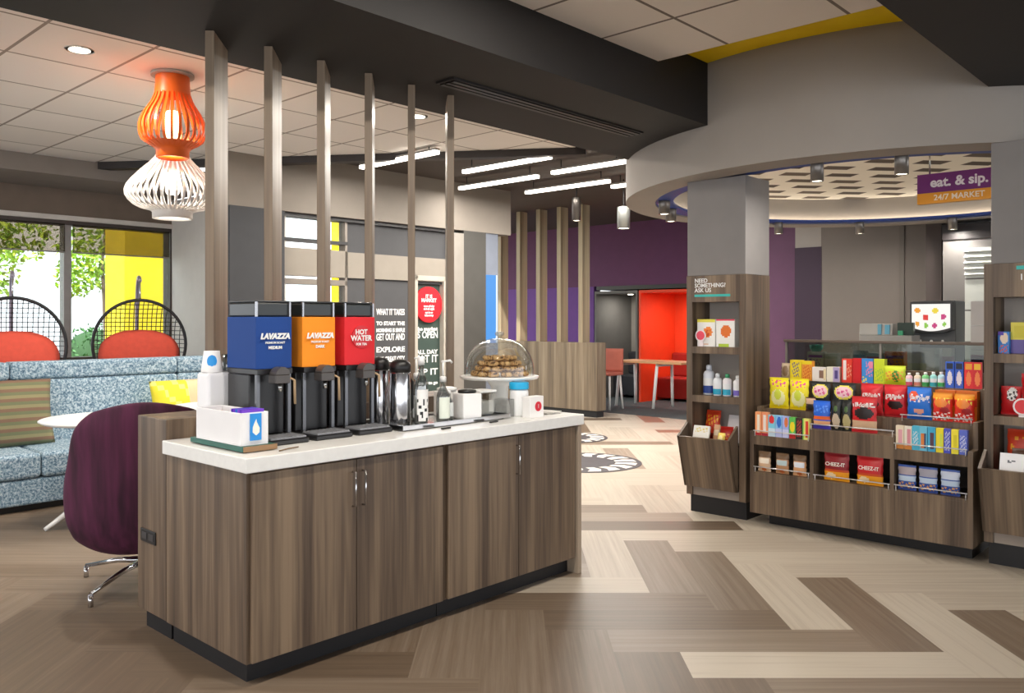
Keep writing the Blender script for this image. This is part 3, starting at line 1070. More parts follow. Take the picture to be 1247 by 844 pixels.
def shell(off):
    def fn(s, q):
        i = q * 30
        k = min(int(i), 29)
        f = i - k
        y = PK[k][0] * (1 - f) + PK[k + 1][0] * f
        z = PK[k][1] * (1 - f) + PK[k + 1][1] * f
        hw = WK[k][0] * (1 - f) + WK[k + 1][0] * f
        x = 2 * s - 1
        edge = abs(x) ** 3
        up = .10 * math.sin(math.pi * min(1, q / .75)) if q < .75 else 0
        return (x * hw, y + edge * .12 * min(1, max(0, (q - .3) * 3)) * (1 - max(0, q - .75) * 3), z + edge * up + off - max(0, q - .7) * .16 * x * x)
    return fn


b = MB().grid(shell(0), 20, 30)
o = b.build('shell', VEL, t)
md = o.modifiers.new('thickness', 'SOLIDIFY')
md.thickness = .05
md.offset = 0
sd = o.modifiers.new('smooth', 'SUBSURF')
sd.levels = 1
sd.render_levels = 1
o = MB().box(-.26, .26, -.20, .30, .40, .48).build('seat_cushion', VEL2, t, bevel=.03, seg=3)
MB().tube([(0, 0, .10), (0, 0, .30)], .028, 14).build('post', CHROME, t)
for k in range(4):
    a = R(52) + k * math.pi / 2
    pts = [(q * math.cos(a), q * math.sin(a), z) for q, z in ((.02, .13), (.18, .115), (.40, .065))]
    lg = MB().tube(pts, [.02, .015, .011], 10).build('leg', CHROME, t)
    MB().lathe([(.013, 0), (.013, .06)], .40 * math.cos(a), .40 * math.sin(a), 12).build('glide', CHROME, lg)

# hanging egg chairs
WIRE = M('#1e1c1e', .4)


def egg_chair(loc, rz, label):
    t = thing('hanging_egg_chair', label, 'hanging chair', loc, rz, 'hanging chairs by the windows')
    r = .44
    rim_ = [(r * math.cos(a), 0, 1.20 + r * 1.04 * math.sin(a)) for a in [2 * math.pi * i / 48 for i in range(48)]]
    MB().tube(rim_, .016, 8, closed=True).build('rim', WIRE, t)
    b = MB()
    for k in range(1, 20):      # vertical hoops over the bowl
        x = -r + 2 * r * k / 20
        h = math.sqrt(max(0, r * r - x * x))
        b.tube([(x, .44 * math.sin(a) * math.sqrt(max(.0, 1 - (x / r) ** 2)), 1.20 + 1.04 * h * math.cos(a)) for a in [math.pi * i / 14 for i in range(15)]], .0045, 5)
    for k in range(1, 20):
        z = -r + 2 * r * k / 20
        h = math.sqrt(max(0, r * r - z * z))
        b.tube([(h * math.cos(a), .44 * math.sin(a) * math.sqrt(max(0, 1 - (z / r) ** 2)), 1.20 + 1.04 * z) for a in [math.pi * i / 14 for i in range(15)]], .0045, 5)
    b.build('wire_mesh', WIRE, t)
    st = [(0, .62, .02), (0, .66, .8), (0, .62, 1.4), (0, .48, 1.78), (0, .25, 1.90), (0, .06, 1.86)]
    MB().tube(smooth3(st), .02, 10).build('stand', M('#a9a3b5', .35, .3), t)
    MB().lathe([(.42, 0), (.42, .018), (.05, .03)], 0, .30, 36).build('stand_base', M('#8c8c90', .3, .8), t)
    MB().tube([(0, .06, 1.86), (0, .03, 1.78), (0, .0, 1.66)], .008, 8).build('hanger', CHROME, t)
    return t


def smooth3(keys, n=24):
    a = smoothp([(k[1], k[2]) for k in keys], n)
    return [(0, p[0], p[1]) for p in a]


def cushion(loc, rz, label):
    b = MB()
    def fn(sg):
        def f(s, q):
            a = 2 * math.pi * s
            e = max(0.0, 1 - q * q)
            rr = q
            return (.39 * rr * math.copysign(abs(math.cos(a)) ** .8, math.cos(a)), sg * .06 * math.sqrt(e), .26 * rr * math.copysign(abs(math.sin(a)) ** .9, math.sin(a)))
        return f
    b.grid(fn(1), 32, 8)
    b.grid(fn(-1), 32, 8)
    o = b.build('cushion', M('#ec5c48', .85, 0, .05, 20), weld=True)
    o.location = loc
    o.rotation_euler = (R(-4), 0, rz)
    tag(o, label, 'cushion', 'red cushions in the hanging chairs')
    return o


egg_chair((-3.84, 8.65, 0), UA - R(20), 'black wire hanging chair before the yellow post outside')
egg_chair((-4.62, 7.75, 0), UA - R(15), 'black wire hanging chair cut off by the edge of the photo')
def off(loc, rz, x, y, z):
    return (loc[0] + x * math.cos(rz) - y * math.sin(rz), loc[1] + x * math.sin(rz) + y * math.cos(rz), z)
cushion(off((-3.84, 8.65), UA - R(20), 0, .08, 1.09), UA - R(20), 'red cushion in the wire chair before the yellow post')
cushion(off((-4.62, 7.75), UA - R(15), 0, .08, 1.09), UA - R(15), 'red cushion in the wire chair at the edge of the photo')

# ------------------------------------------------------------------ outside the windows
t = tag(MB().box(-.36, .36, -.36, .36, 0, 4.2).build('yellow_post', M('#f3d800', .6, 0, .02), loc=(-5.75, 12.9, -.02), rz=UA, bevel=.01), 'bright yellow square post standing outside the lounge window', 'post')
MB().box(-.05, .05, -.05, .05, 0, 4).build('yellow_pole', M('#f3d800', .6, 0, .02), loc=(-2.44, 11.6, -.02))
tag(bpy.data.objects['yellow_pole'], 'narrow bright yellow pole outside the partition window', 'post')
LEAF = [M('#9cc433', .6, 0, .2), M('#bcd94a', .6, 0, .2), M('#83ad34', .6, 0, .2)]


def leaves(name, parent, blobs, n, size, mats):
    b = MB()
    for (cx, cy, cz, rx, ry, rz_) in blobs:
        for _ in range(n):
            while True:
                p = Vector((random.uniform(-1, 1), random.uniform(-1, 1), random.uniform(-1, 1)))
                if p.length < 1:
                    break
            c = Vector((cx + p.x * rx, cy + p.y * ry, cz + p.z * rz_))
            d = Vector((random.gauss(0, 1), random.gauss(0, 1), random.gauss(0, 1))).normalized()
            e = d.orthogonal().normalized()
            s = size * random.uniform(.6, 1.3)
            i0 = b.add([c - d * s, c + e * s * .45, c + d * s, c - e * s * .45])
            b.face([i0, i0 + 1, i0 + 2, i0 + 3], random.randrange(len(mats)))
    return b.build(name, mats, parent)


t = thing('garden_tree', 'leafy young tree outside the lounge window nearest the frame edge', 'tree', (-8.0, 12.0, -.02), 0, 'trees outside')
MB().tube([(0, 0, 0), (.05, .02, 1.2), (-.05, .05, 2.2), (.1, .1, 3.2)], [.07, .055, .04, .02], 8).build('trunk', M('#6a5a48', .9), t)
leaves('foliage', t, [(0, 0, 2.3, .9, .8, .8), (-.7, .1, 2.0, .8, .8, .7), (.5, .2, 2.8, .8, .8, .6), (-.3, -.2, 1.6, .6, .6, .4), (-1.0, .2, 2.9, .8, .8, .6)], 760, .06, LEAF)
t = thing('garden_tree', 'thin pale leaved tree outside beside the yellow post', 'tree', (-7.9, 16.2, -.02), 0, 'trees outside')
MB().tube([(0, 0, 0), (.03, .02, 1.2), (-.05, .05, 2.6), (0, .1, 3.4)], [.05, .04, .03, .015], 8).build('trunk', M('#6a5a48', .9), t)
leaves('foliage', t, [(-.1, 0, 2.9, .8, .7, .6), (-.5, .2, 2.4, .5, .6, .5)], 420, .07, LEAF)
t = thing('garden_hedge', 'low clipped green hedge outside under the pale tree', 'hedge', (-8.3, 18.4, -.02), 0.3)
leaves('foliage', t, [(0, 0, .75, .8, .5, .75), (.7, .1, .6, .6, .5, .6), (-.8, 0, .7, .7, .5, .7)], 900, .06, [M('#4f7d4a', .7), M('#5f8f58', .7)])
MB().ell((0, 0, .7), (.7, .42, .66), 16, 10).ell((.7, .1, .55), (.5, .42, .5), 16, 10).ell((-.8, 0, .65), (.6, .4, .6), 16, 10).build('inner_twigs', M('#3d5f3a', .8), t)

# ================================================================== PARTITION SIGNS
t = thing('wall_lettering', 'white slogan lettering on the dark partition beside the red dispenser', 'lettering', (-2.4 + 0, 8.8, 0), UA)
y = 1.545
for s, sz in (('WHAT IT TAKES', .10), ('TO START THE', .06), ('MORNING IS SIMPLE', .06), ('GET OUT AND', .11), ('EXPLORE', .085), ('THIS GREAT CITY', .085)):
    text(s, sz, WHITE, t, (1.51, .098, y), bold=.003, fit=.43)
    y -= sz * 1.35
y -= .06
for s, sz in (('AND THEN COME BACK', .09), ('FOR MORE', .07), ('COFFEE', .15)):
    text(s, sz, WHITE, t, (1.51, .098, y), bold=.003, fit=.43)
    y -= sz * 1.3
t = thing('wall_lettering', 'white slogan lettering on the glass door panel under the red oval sign', 'lettering', (-2.4, 8.8, 0), UA)
y = 1.34
for s, sz in (('the market', .06), ('IS OPEN', .12), ('', .05), ('ALL DAY', .07), ('EAT IT', .13), ('SIP IT', .11), ('take it to go', .05)):
    if s:
        text(s, sz, WHITE, t, (2.115, .137, y), bold=.003, fit=.36)
    y -= sz * 1.25
t = thing('round_sign', 'red round sign with white lettering hung on the partition door', 'sign', fr(*[a + b for a, b in zip(uv_of(-2.4, 8.8), (2.115, .10))], 1.645), UA)
MB().prism(arc(0, 0, .222, 0, 2 * math.pi, 48)[:-1], 0, .035, 'y').build('sign_disc', M('#e0202c', .4, 0, .02), t)
for s, z, sz in (('IT IS', .10, .06), ('MARKET', .05, .066), ('open all day', -.02, .036), ('and all night', -.055, .036), ('eat in or', -.10, .036), ('take away', -.135, .036)):
    text(s, sz, WHITE, t, (0, -.001, z), bold=.0015)
# blue lit screen in the gap
t = thing('light_panel', 'tall glowing blue screen in the gap beside the dark column', 'screen', fr(*[a + b for a, b in zip(uv_of(-2.4, 8.8), (3.14, .02))], 0), UA)
MB().box(-.13, .13, 0, .05, .0, 2.6).build('frame', M('#6e7480', .5), t)
MB().box(-.115, .085, -.006, 0, 1.15, 2.05).build('lit_face', emit('screen_blue', '#3f9ff5', .85), t)
MB().box(.085, .115, -.006, 0, 1.15, 2.05).build('lit_edge', emit('screen_edge', '#eaf4ff', 1.0), t)

# ================================================================== HOST STAND AND ITS SLATS
hs = thing('host_stand', 'low walnut screen wall with a dark kick, beyond the cake stand', 'low wall', (1.26, 12.402, 0), MA)
MB().box(-2.7, 0, 0, .22, .10, 1.115).build('panel', WOODL, hs, bevel=.004)
MB().box(-2.66, -.03, .03, .20, 0, .10).build('toe_kick', KICK, hs)
HS = ['timber slat on the low screen wall closest to the purple wall opening', 'timber slat second from the open end of the low screen wall', 'timber slat in the middle of the five on the low screen wall',
      'timber slat second from the window end of the low screen wall', 'timber slat on the low screen wall beside the glowing blue screen']
s0 = None
for k in range(5):
    m = -.33 - .425 * k
    c, s_ = math.cos(MA), math.sin(MA)
    p = (1.26 + m * c - .02 * s_, 12.402 + m * s_ + .02 * c, 1.115)
    if s0 is None:
        s0 = MB().box(-.04, .04, 0, .18, 0, 2.085).build('screen_slat', wood('screen_slat_laminate', '#776955', '#95866c', '#b3a487', band=5), bevel=.002, seg=1)
        o = s0
    else:
        o = s0.copy()
        C.objects.link(o)
    o.location = p
    o.rotation_euler.z = MA
    tag(o, HS[k], 'slat', 'timber slats on the low screen wall')

# ================================================================== BOOTHS, TABLE, STOOL
def booth(s0, w_, col, back, seat, label, cat='booth'):
    c, s_ = math.cos(MA), math.sin(MA)
    t = thing('seating_booth', label, cat, (2.27 + s0 * c, 14.8 + s0 * s_, 0), MA, 'seating booths in the purple wall')
    MB().box(0, .04, -.02, 1.2, .0, 1.98).box(w_ - .04, w_, -.02, 1.2, 0, 1.98).build('side_panel', col, t)
    MB().box(.04, w_ - .04, -.02, 1.2, 1.93, 1.98).build('roof_panel', col, t)
    MB().box(.04, w_ - .04, 1.1, 1.2, 0, 1.93).build('back_panel', back, t)
    MB().box(.04, w_ - .04, .5, 1.1, .05, .42).build('bench', seat, t, bevel=.02)
    MB().box(.045, w_ - .045, .98, 1.1, .42, .85).build('bench_back', seat, t, bevel=.03)
    MB().lathe([(.05, 1.922), (.05, 1.93)], w_ / 2, .45, 20).build('ceiling_lamp', LENS, t)
    l = bpy.data.lights.new('booth_beam', 'AREA')
    l.shape = 'DISK'
    l.size = .12
    l.energy = 9 * w_
    l.color = (1, .94, .85)
    lo = bpy.data.objects.new('booth_beam', l)
    C.objects.link(lo)
    lo.parent = t
    lo.location = (w_ / 2, .45, 1.915)
    return t


booth(-.02, 1.9, M('#e8431a', .6, 0, .03), M('#ee4a1e', .7, 0, .03), M('#a8251a', .8), 'bright orange seating booth recessed in the purple wall')
booth(-1.0, .95, M('#6b6966', .7), M('#9b978f', .8, 0, .05), M('#3a3c42', .8), 'charcoal seating booth with grey back, next to the orange booth')
c, s_ = math.cos(MA), math.sin(MA)
t = thing('work_table', 'light wood topped table with white trestle legs before the orange booth', 'table', (2.27 + .05 * c + .55 * s_, 14.8 + .05 * s_ - .55 * c, .006), MA)
MB().box(-.02, 1.3, -.3, .3, .735, .77).build('tabletop', M('#d7a878', .5, 0, .08), t, bevel=.003)
for x in (.06, .8):
    for yy in (-1, 1):
        MB().tube([(x + .0, yy * .22, .735), (x - .03 * 1, yy * .29, .0)], .026, 8).build('leg', WHITE, t)
    MB().tube([(x - .005, -.22, .70), (x - .005, .22, .70)], .018, 8).build('crossbar', WHITE, t)
t = thing('booth_stool', 'salmon seated stool with white legs beside the low screen wall', 'stool', (1.58, 13.7, .006), MA)
MB().grid(lambda s, q: ((s - .5) * .42 * (1 - .25 * q * 0), .12 - .02 * math.cos((s - .5) * 3), .60 + .38 * q), 8, 8).build('back_rest', M('#c06a58', .7), t)
o = t.children[0]
md = o.modifiers.new('thickness', 'SOLIDIFY')
md.thickness = .03
MB().box(-.21, .21, -.24, .13, .55, .60).build('seat', M('#c06a58', .7), t, bevel=.02)
for x in (-1, 1):
    for yy in (-1, 1):
        MB().tube([(x * .16, -.05 + yy * .14, .55), (x * .19, -.05 + yy * .18, 0)], .018, 8).build('leg', WHITE, t)

# ================================================================== FLOOR MEDALLIONS
def medallion(X, Y, r, label):
    t = thing('floor_medallion', label, 'floor medallion', (X, Y, .0012), 0, 'dark round floor medallions')
    MB().lathe([(r, 0), (r, .003)], n=72).build('disc', M('#4b484b', .5, 0, .1), t)
    b = MB()
    n = 16
    for k in range(n):
        a0 = 2 * math.pi * k / n
        w_ = 2 * math.pi / n * .62
        q = b.add([(rr * r * math.cos(a), rr * r * math.sin(a), .0042) for rr, a in ((.56, a0), (.74, a0 + w_ * .35), (.92, a0), (.92, a0 + w_), (.74, a0 + w_ * 1.35), (.56, a0 + w_))])
        b.face([q, q + 1, q + 4, q + 5])
        b.face([q + 1, q + 2, q + 3, q + 4])
    b.build('chevron_band', M('#d9d4cb', .5), t)


medallion(.72, 8.55, .60, 'dark round floor medallion with white chevrons just past the counter end')
medallion(.70, 10.35, .48, 'smaller looking dark floor medallion farther along the pale plank path')

# ================================================================== CEILING FIXTURES
def downlight(u, v, label, z=3.14, power=LAMP, size=.11):
    p = fr(u, v, z)
    t = thing('ceiling_downlight', label, 'downlight', p, UA, 'recessed ceiling downlights')
    MB().lathe([(.085, -.006), (.085, 0), (.062, 0), (.062, -.006)], n=28, cap0=False, cap1=False).build('trim_ring', M('#e9e4dd', .4), t)
    MB().lathe([(.062, -.003), (.062, -.001)], n=24).build('lens', LENS, t)
    l = bpy.data.lights.new('downlight_beam', 'AREA')
    l.shape = 'DISK'
    l.size = size
    l.energy = power
    l.color = (1.0, .93, .83)
    lo = bpy.data.objects.new('downlight_beam', l)
    C.objects.link(lo)
    lo.parent = t
    lo.location = (0, 0, -.012)
    return t


dl = [(1.99, 5.54, 'small round downlight in the lounge ceiling, clear of the pendant lamps'), (4.55, 5.3, 'small round downlight seen between the timber slats'),
      (0.6, 5.0, 'recessed lounge downlight above the sofa'), (3.1, 6.7, 'recessed lounge downlight nearest the window bulkhead'), (-1.5, 5.5, 'recessed lounge downlight out by the frame edge')]
for u, v, s in dl:
    downlight(u, v, s)
for u, s in ((-1.2, 'added unseen coffer downlight farthest back along the hall'), (.4, 'added unseen coffer downlight second along the hall'), (1.9, 'added unseen coffer downlight third along the hall'), (3.0, 'added unseen coffer downlight closest to the yellow strip')):
    downlight(u, 2.2, s, power=LAMP * 0.8)  # coffer lamps out of view, added as fill light for the hall
# slot diffuser in the dark soffit
t = thing('slot_diffuser', 'long black slot diffuser set in the dark soffit', 'air vent', fr(4.2, 3.55, 2.83), UA)
MB().box(-.95, .95, -.075, .075, -.012, 0).build('frame', M('#1f1b1a', .5), t)
for k in range(3):
    MB().box(-.93, .93, -.06 + k * .045, -.03 + k * .045, -.02, -.012).build('slat', M('#141111', .4), t)
# linear LED bars under the corridor ceiling
BARM = emit('led_bar', '#fff6e8', 5)
bars = [((-1.60, 8.90), 1.2, 'glowing bar light crossing behind the timber slats, highest of the set'), ((-.526, 9.17), 1.24, 'glowing bar light second along, next after the one behind the slats'),
        ((-.64, 10.32), 1.27, 'glowing bar light closest to the pale partition header'), ((.448, 9.23), .98, 'glowing bar light running towards the curved bulkhead'),
        ((.183, 10.66), 1.30, 'glowing bar light above the slats of the low screen wall'), ((1.22, 10.2), 1.0, 'glowing bar light mostly hidden by the curved bulkhead')]
for (x, y), L_, s in bars:
    t = thing('bar_light', s, 'ceiling light', (x, y, 3.112), MA, 'bar lights under the corridor ceiling')
    MB().box(0, L_, -.03, .03, -.02, 0).build('housing', M('#8d8984', .4), t)
    for q in (.12, L_ - .12):
        MB().tube([(q, 0, 0), (q, 0, .0875)], .006, 6).build('hanger_rod', DARK, t)
    MB().box(0, L_, -.03, .03, -.056, -.0205).build('diffuser', BARM, t)
    l = bpy.data.lights.new('bar_beam', 'AREA')
    l.shape = 'RECTANGLE'
    l.size = L_
    l.size_y = .06
    l.energy = 34
    l.color = (1, .95, .88)
    lo = bpy.data.objects.new('bar_beam', l)
    C.objects.link(lo)
    lo.parent = t
    lo.location = (L_ / 2, 0, -.06)


def can(x, y, z, r, h, label, power=8, light=True, col='#7d7873', drop=0.0):
    t = thing('cylinder_downlight', label, 'downlight', (x, y, z - drop), 0, 'cylinder downlights')
    if drop:
        MB().tube([(0, 0, 0), (0, 0, drop - .0005)], .008, 8).build('stem', DARK, t)
    MB().lathe([(r * .98, 0), (r, -.004), (r, -h), (r * .86, -h), (r * .86, -h + .012)], n=28, cap0=True, cap1=False).build('can', M(col, .3, .6), t)
    MB().lathe([(r * .86, -h + .006), (r * .86, -h + .010)], n=24).build('lens', LENS, t)
    if light:
        l = bpy.data.lights.new('can_beam', 'AREA')
        l.shape = 'DISK'
        l.size = r * 1.6
        l.energy = power
        l.color = (1, .94, .85)
        lo = bpy.data.objects.new('can_beam', l)
        C.objects.link(lo)
        lo.parent = t
        lo.location = (0, 0, -h - .004)


def rp(px, Y, r=None):
    return ((px - 623.5) / 1020 * Y, Y)


def on_ring(deg, r=2.17):
    return (DC[0] + r * math.cos(R(deg)), DC[1] + r * math.sin(R(deg)))


def ring_hit(px, near, r):
    # point of the ring of radius r that lies on the sight line through column px
    k = (px - 623.5) / 1020
    a, b, c_ = 1 + k * k, -2 * (DC[0] * k + DC[1]), DC[0] ** 2 + DC[1] ** 2 - r * r
    q = math.sqrt(max(0, b * b - 4 * a * c_))
    Y = (-b - q) / (2 * a) if near else (-b + q) / (2 * a)
    return k * Y, Y


CANL = [(995, True, 1.96, 'cylinder downlight on the round bulkhead nearest the grey market column'), (1098, True, 1.96, 'cylinder downlight on the round bulkhead above the register'),
        (1047, False, 1.96, 'small cylinder downlight on the far side of the round bulkhead above the grey wall'), (1160, False, 1.96, 'small cylinder downlight on the far side of the bulkhead under the market sign'),
        (948, False, 1.96, 'small cylinder downlight on the far bulkhead rim beside the column edge')]
for px, near, r, s in CANL:
    x, y = ring_hit(px, near, r)
    can(x, y, 2.5145, .043 if near else .045, .125, s, 9)
x, y = on_ring(172, 1.96)
can(x, y, 2.5145, .05, .12, 'cylinder downlight on the blue rim at the tip of the round bulkhead')
x, y = on_ring(155, 1.96)
can(x, y, 2.5145, .05, .12, 'second cylinder downlight on the blue rim at the tip of the round bulkhead')
can(*rp(702, 10.7), 3.2, .055, .30, 'tall slim cylinder downlight hanging among the screen wall slats', 16, True, '#4a4541', .18)
can(*rp(759.5, 10.4), 3.2, .08, .27, 'tall cylinder downlight hanging beside the white tip of the bulkhead', 16, True, '#8b8c88', .343)

# market sign
x, y = rp(1117, 6.3)
t = thing('hanging_sign', 'purple and orange market sign hanging inside the round bulkhead', 'sign', (x, y, 2.32), MA)
MB().box(0, .66, 0, .05, 0, .078).build('lower_board', M('#e59a12', .5, 0, .03), t)
MB().box(0, .66, 0, .05, .0785, .22).build('upper_board', M('#6a1370', .5, 0, .03), t)
text('eat. & sip.', .098, M('#e7e0ea', .5), t, (.285, -.001, .15), bold=.003)
text('24/7 MARKET', .058, M('#f5e6cf', .5), t, (.285, -.001, .038), bold=.001)
for xx in (.08, .58):
    MB().tube([(xx, .025, .22), (xx, .025, .455)], .006, 8).build('hanger_rod', STEEL, t)

# ================================================================== MARKET COLUMNS, TOWERS
GCOL = M('#827e7c', .8, 0, .03)
mbox('trim_23', 0.005, .485, 0.005, .38, 1.785, 2.5, GCOL, .003)
mbox('trim_24', 2.065, 2.62, 0.005, .38, 1.785, 2.5, GCOL, .003)


def tower(m0, wd, label, header):
    t = thing('display_tower', label, 'display shelf', mk(m0, 0), MA, 'walnut display towers')
    x0, x1 = .05, wd - .055
    MB().box(0.02, wd - .01, .03, .38, 0, .13).build('toe_kick', KICK, t)
    # carcass around two niches and a bin
    MB().box(0, x0, 0, .38, .131, 1.784).build('side_panel', WOOD, t, bevel=.002, seg=1)
    MB().box(x1, wd, 0, .38, .131, 1.784).build('side_panel', WOOD, t, bevel=.002, seg=1)
    MB().box(x0, x1, .26, .38, .131, 1.784).build('back_panel', M('#b1a9a2', .7, 0, .03), t)
    h = MB().box(x0, x1, 0.002, .26, 1.587, 1.784).build('header', WOOD, t)
    header(h)
    for z0, z1, nm in ((1.20, 1.252, 'shelf'), (.835, .886, 'shelf')):
        MB().box(x0, x1, .002, .26, z0, z1).build(nm, WOOD, t)
    MB().box(x0, x1, .015, .26, .131, .20).build('lower_panel', M('#8d8177', .5), t)
    # slanting bin: outer shell of four boards
    bx0, bx1 = -.0, wd - .06
    b = MB()
    f = [(-.03, .20), (-.135, .585), (-.120, .588), (-.017, .205)]
    b.prism(f, bx0, bx1, 'x')
    for a in (bx0, bx1 - .018):
        b.prism([(-.03, .20), (-.135, .585), (-.001, .68), (-.001, .20)], a, a + .018, 'x')
    b.box(bx0, bx1, -.03, -.001, .2, .215)
    b.build('bin_front', WOODB, t)
    MB().prism([(-.11, .527), (.255, .527), (.255, .512), (-.105, .512)], bx0 + .052, bx1 - .04, 'x').build('bin_floor', DARK, t)
    return t


def hdr_left(h):
    for s, z in (('NEED', 1.745), ('SOMETHING?', 1.709), ('ASK US', 1.673)):
        text(s, .043, WHITE, h, (.07, 0.0015, z), align='LEFT', bold=.0008)
    MB().box(.07, .365, -.001, .0018, 1.625, 1.643).build('teal_bar', M('#38b7ae', .5), h)


def hdr_right(h):
    MB().box(.17, .42, -.001, .0018, 1.745, 1.767).build('teal_bar', M('#38b7ae', .5), h)
    text('I', .05, WHITE, h, (.19, .0015, 1.70), align='LEFT', bold=.0008)


tower(0.0, .49, 'walnut display tower clad on the grey column, bottles and juice cartons inside', hdr_left)
tower(2.028, .56, 'walnut display tower at the frame edge beside the snack display', hdr_right)

# ================================================================== SNACK DISPLAY
t = thing('snack_display', 'wide stepped walnut snack display packed with crisps and candy', 'display shelf', mk(0, 0), MA)
X0, X1 = .547, 1.983
MB().box(.64, 1.95, .06, .60, 0, .085).build('toe_kick', KICK, t)
MB().box(X0 + .03, X1 - .03, -.05, .0, .085, .36).build('front_panel', WOOD, t)
MB().box(X0 + .03, X1 - .03, -.05, .58, .3605, .38).build('shelf', WOOD, t)
step = [(-.052, .085), (-.052, .715), (.07, .74), (.07, .86), (.24, 1.03), (.44, 1.04), (.44, 1.12), (.585, 1.12), (.585, .085)]
for a in (X0, X1 - .03):
    MB().prism([(-.052, .085), (-.052, .665), (.06, .665), (.06, .83), (.235, .83), (.235, 1.02), (.45, 1.02), (.45, 1.104), (.585, 1.104), (.585, .085)], a, a + .03, 'x').build('end_panel', WOOD, t, bevel=.002, seg=1)
for a in (.985, 1.507):
    MB().box(a, a + .025, -.05, .30, .3805, .57).build('divider', WOOD, t)
MB().box(X0 + .03, X1 - .03, .30, .32, .3805, .57).build('niche_back', M('#3a322c', .6), t)
MB().box(X0 + .03, .985, -.05, .10, .5705, .635).build('shelf', WOOD, t)
MB().box(.985, 1.532, -.051, .10, .5705, .715).build('shelf', WOOD, t)
MB().box(1.532, X1 - .03, -.05, .10, .5705, .64).build('shelf', WOOD, t)
MB().box(X0 + .03, X1 - .03, .10, .32, .5705, .815).build('riser', WOOD, t)
MB().box(X0 + .03, X1 - .03, .26, .45, .8155, 1.015).build('riser', WOOD, t)
MB().box(X0 + .03, X1 - .03, .45, .585, .3805, 1.105).build('back_panel', WOOD, t)
gp = MB().box(X0 + .01, X1 - .01, .50, .508, 1.106, 1.285).build('glass_panel', glassy('sneeze_glass', '#c3c9c4', .03), t)
MB().box(X0 - .0, X1 + .03, .485, .525, 1.2855, 1.305).build('top_rail', M('#5c4f45', .5), t, bevel=.003)
for a in (X0 + .01, 1.25, X1 - .025):
    MB().box(a, a + .015, .496, .512, 1.106, 1.285).build('glass_post', M('#8c867f', .4, .5), t)
WIREW = M('#d7d5d4', .3, .5)
for a, b, yy, zz in ((X0 + .03, .985, -.054, .415), (1.01, 1.507, -.054, .41), (1.532, X1 - .03, -.054, .412), (X0 + .03, .985, -.056, .67), (.985, 1.532, -.055, .75), (1.532, X1 - .03, -.056, .675), (1.532, X1 - .03, .062, .845)):
    MB().tube([(a, yy, zz), (b, yy, zz)], .004, 6).tube([(a + .01, yy + .004, zz), (a + .01, yy + .004, zz - .04)], .003, 6).tube([(b - .01, yy + .004, zz), (b - .01, yy + .004, zz - .04)], .003, 6).build('wire_rail', WIREW, t)

# ------------------------------------------------------------------ packaged goods
def patfn(pat, mats, base):
    """pat: list of (kind, x0, y0, x1, y1, colour); returns the colour slot for a spot on the front"""
    idx = {}
    mats.append(M(base, .38, 0, 0))
    for p in pat:
        if p[5] not in idx:
            idx[p[5]] = len(mats)
            mats.append(M(p[5], .38, 0, 0))
    rv = list(reversed(pat))

    def f(s, q):
        for k, a, b, c, d, col in rv:
            if k == 'r' and a <= s <= c and b <= q <= d:
                return idx[col]
            if k == 'e':
                u = (s - (a + c) / 2) / ((c - a) / 2)
                v = (q - (b + d) / 2) / ((d - b) / 2)
                if u * u + v * v <= 1:
                    return idx[col]
            if k == 's' and a <= s <= c and b <= q <= d and (math.sin(s * 31 + q * 17) + math.sin(q * 37 - s * 13)) > .3:
                return idx[col]
        return 0
    return f


def bag(m, n, z, w_, h, d, base, pat, label, group=None, txt=None, rz=0, tilt=0.0, name='snack_bag', cat='snack bag', frame=None):
    mats = []
    f = patfn(pat, mats, base)
    b = MB()

    def fn(sg):
        def g(s, q):
            if q < .07 or q > .93:
                k = .06 * (1 if q in (0, 1) else .9)
            else:
                k = (math.sin(math.pi * (q - .07) / .86)) ** .55
            k *= max(0.0, math.sin(math.pi * s)) ** .45 if 0 < s < 1 else 0
            wob = .004 * math.sin(q * 25) * (abs(s - .5) * 2) ** 3
            return ((s - .5) * (w_ + wob) * (1 - .05 * math.sin(math.pi * q)), sg * d / 2 * k, q * h)
        return g
    w_ = w_ * .95
    b.grid(fn(-1), 22, 24, f)
    b.grid(fn(1), 12, 14, 0)
    o = b.build(name, mats)
    p = (frame or mk)(m, n, z)
    o.location = p
    o.rotation_euler = (tilt, 0, MA + rz)
    tag(o, label, cat, group)
    for (s, sz, x, q, col) in (txt or []):
        text(s, sz, M(col, .45, 0, 0), o, (x * w_, -d / 2 - .0006, q * h), sx=.9, bold=.0006)
    return o


def pack(m, n, z, w_, h, d, base, pat, label, group=None, txt=None, rz=0, name='candy_box', cat='candy box', bev=.0015, tilt=0.0, top=None):
    mats = []
    f = patfn(pat, mats, base)
    b = MB()
    b.grid(lambda s, q: ((s - .5) * w_, -d / 2, q * h), 16, 18, f, False)
    i = b.add([(x * w_ / 2, y * d / 2, zz * h) for zz in (0, 1) for y in (-1, 1) for x in (-1, 1)])
    ti = 0
    if top:
        mats.append(M(top, .4, 0, 0))
        ti = len(mats) - 1
    for q, mi in (((0, 2, 3, 1), 0), ((4, 5, 7, 6), ti), ((2, 6, 7, 3), 0), ((0, 4, 6, 2), 0), ((1, 3, 7, 5), 0)):
        b.face([i + k for k in q], mi)
    o = b.build(name, mats)
    o.location = mk(m, n, z)
    o.rotation_euler = (tilt, 0, MA + rz)
    tag(o, label, cat, group)
    for (s, sz, x, q, col) in (txt or []):
        text(s, sz, M(col, .45, 0, 0), o, (x * w_, -d / 2 - .0006, q * h), sx=.9, bold=.0005)
    return o


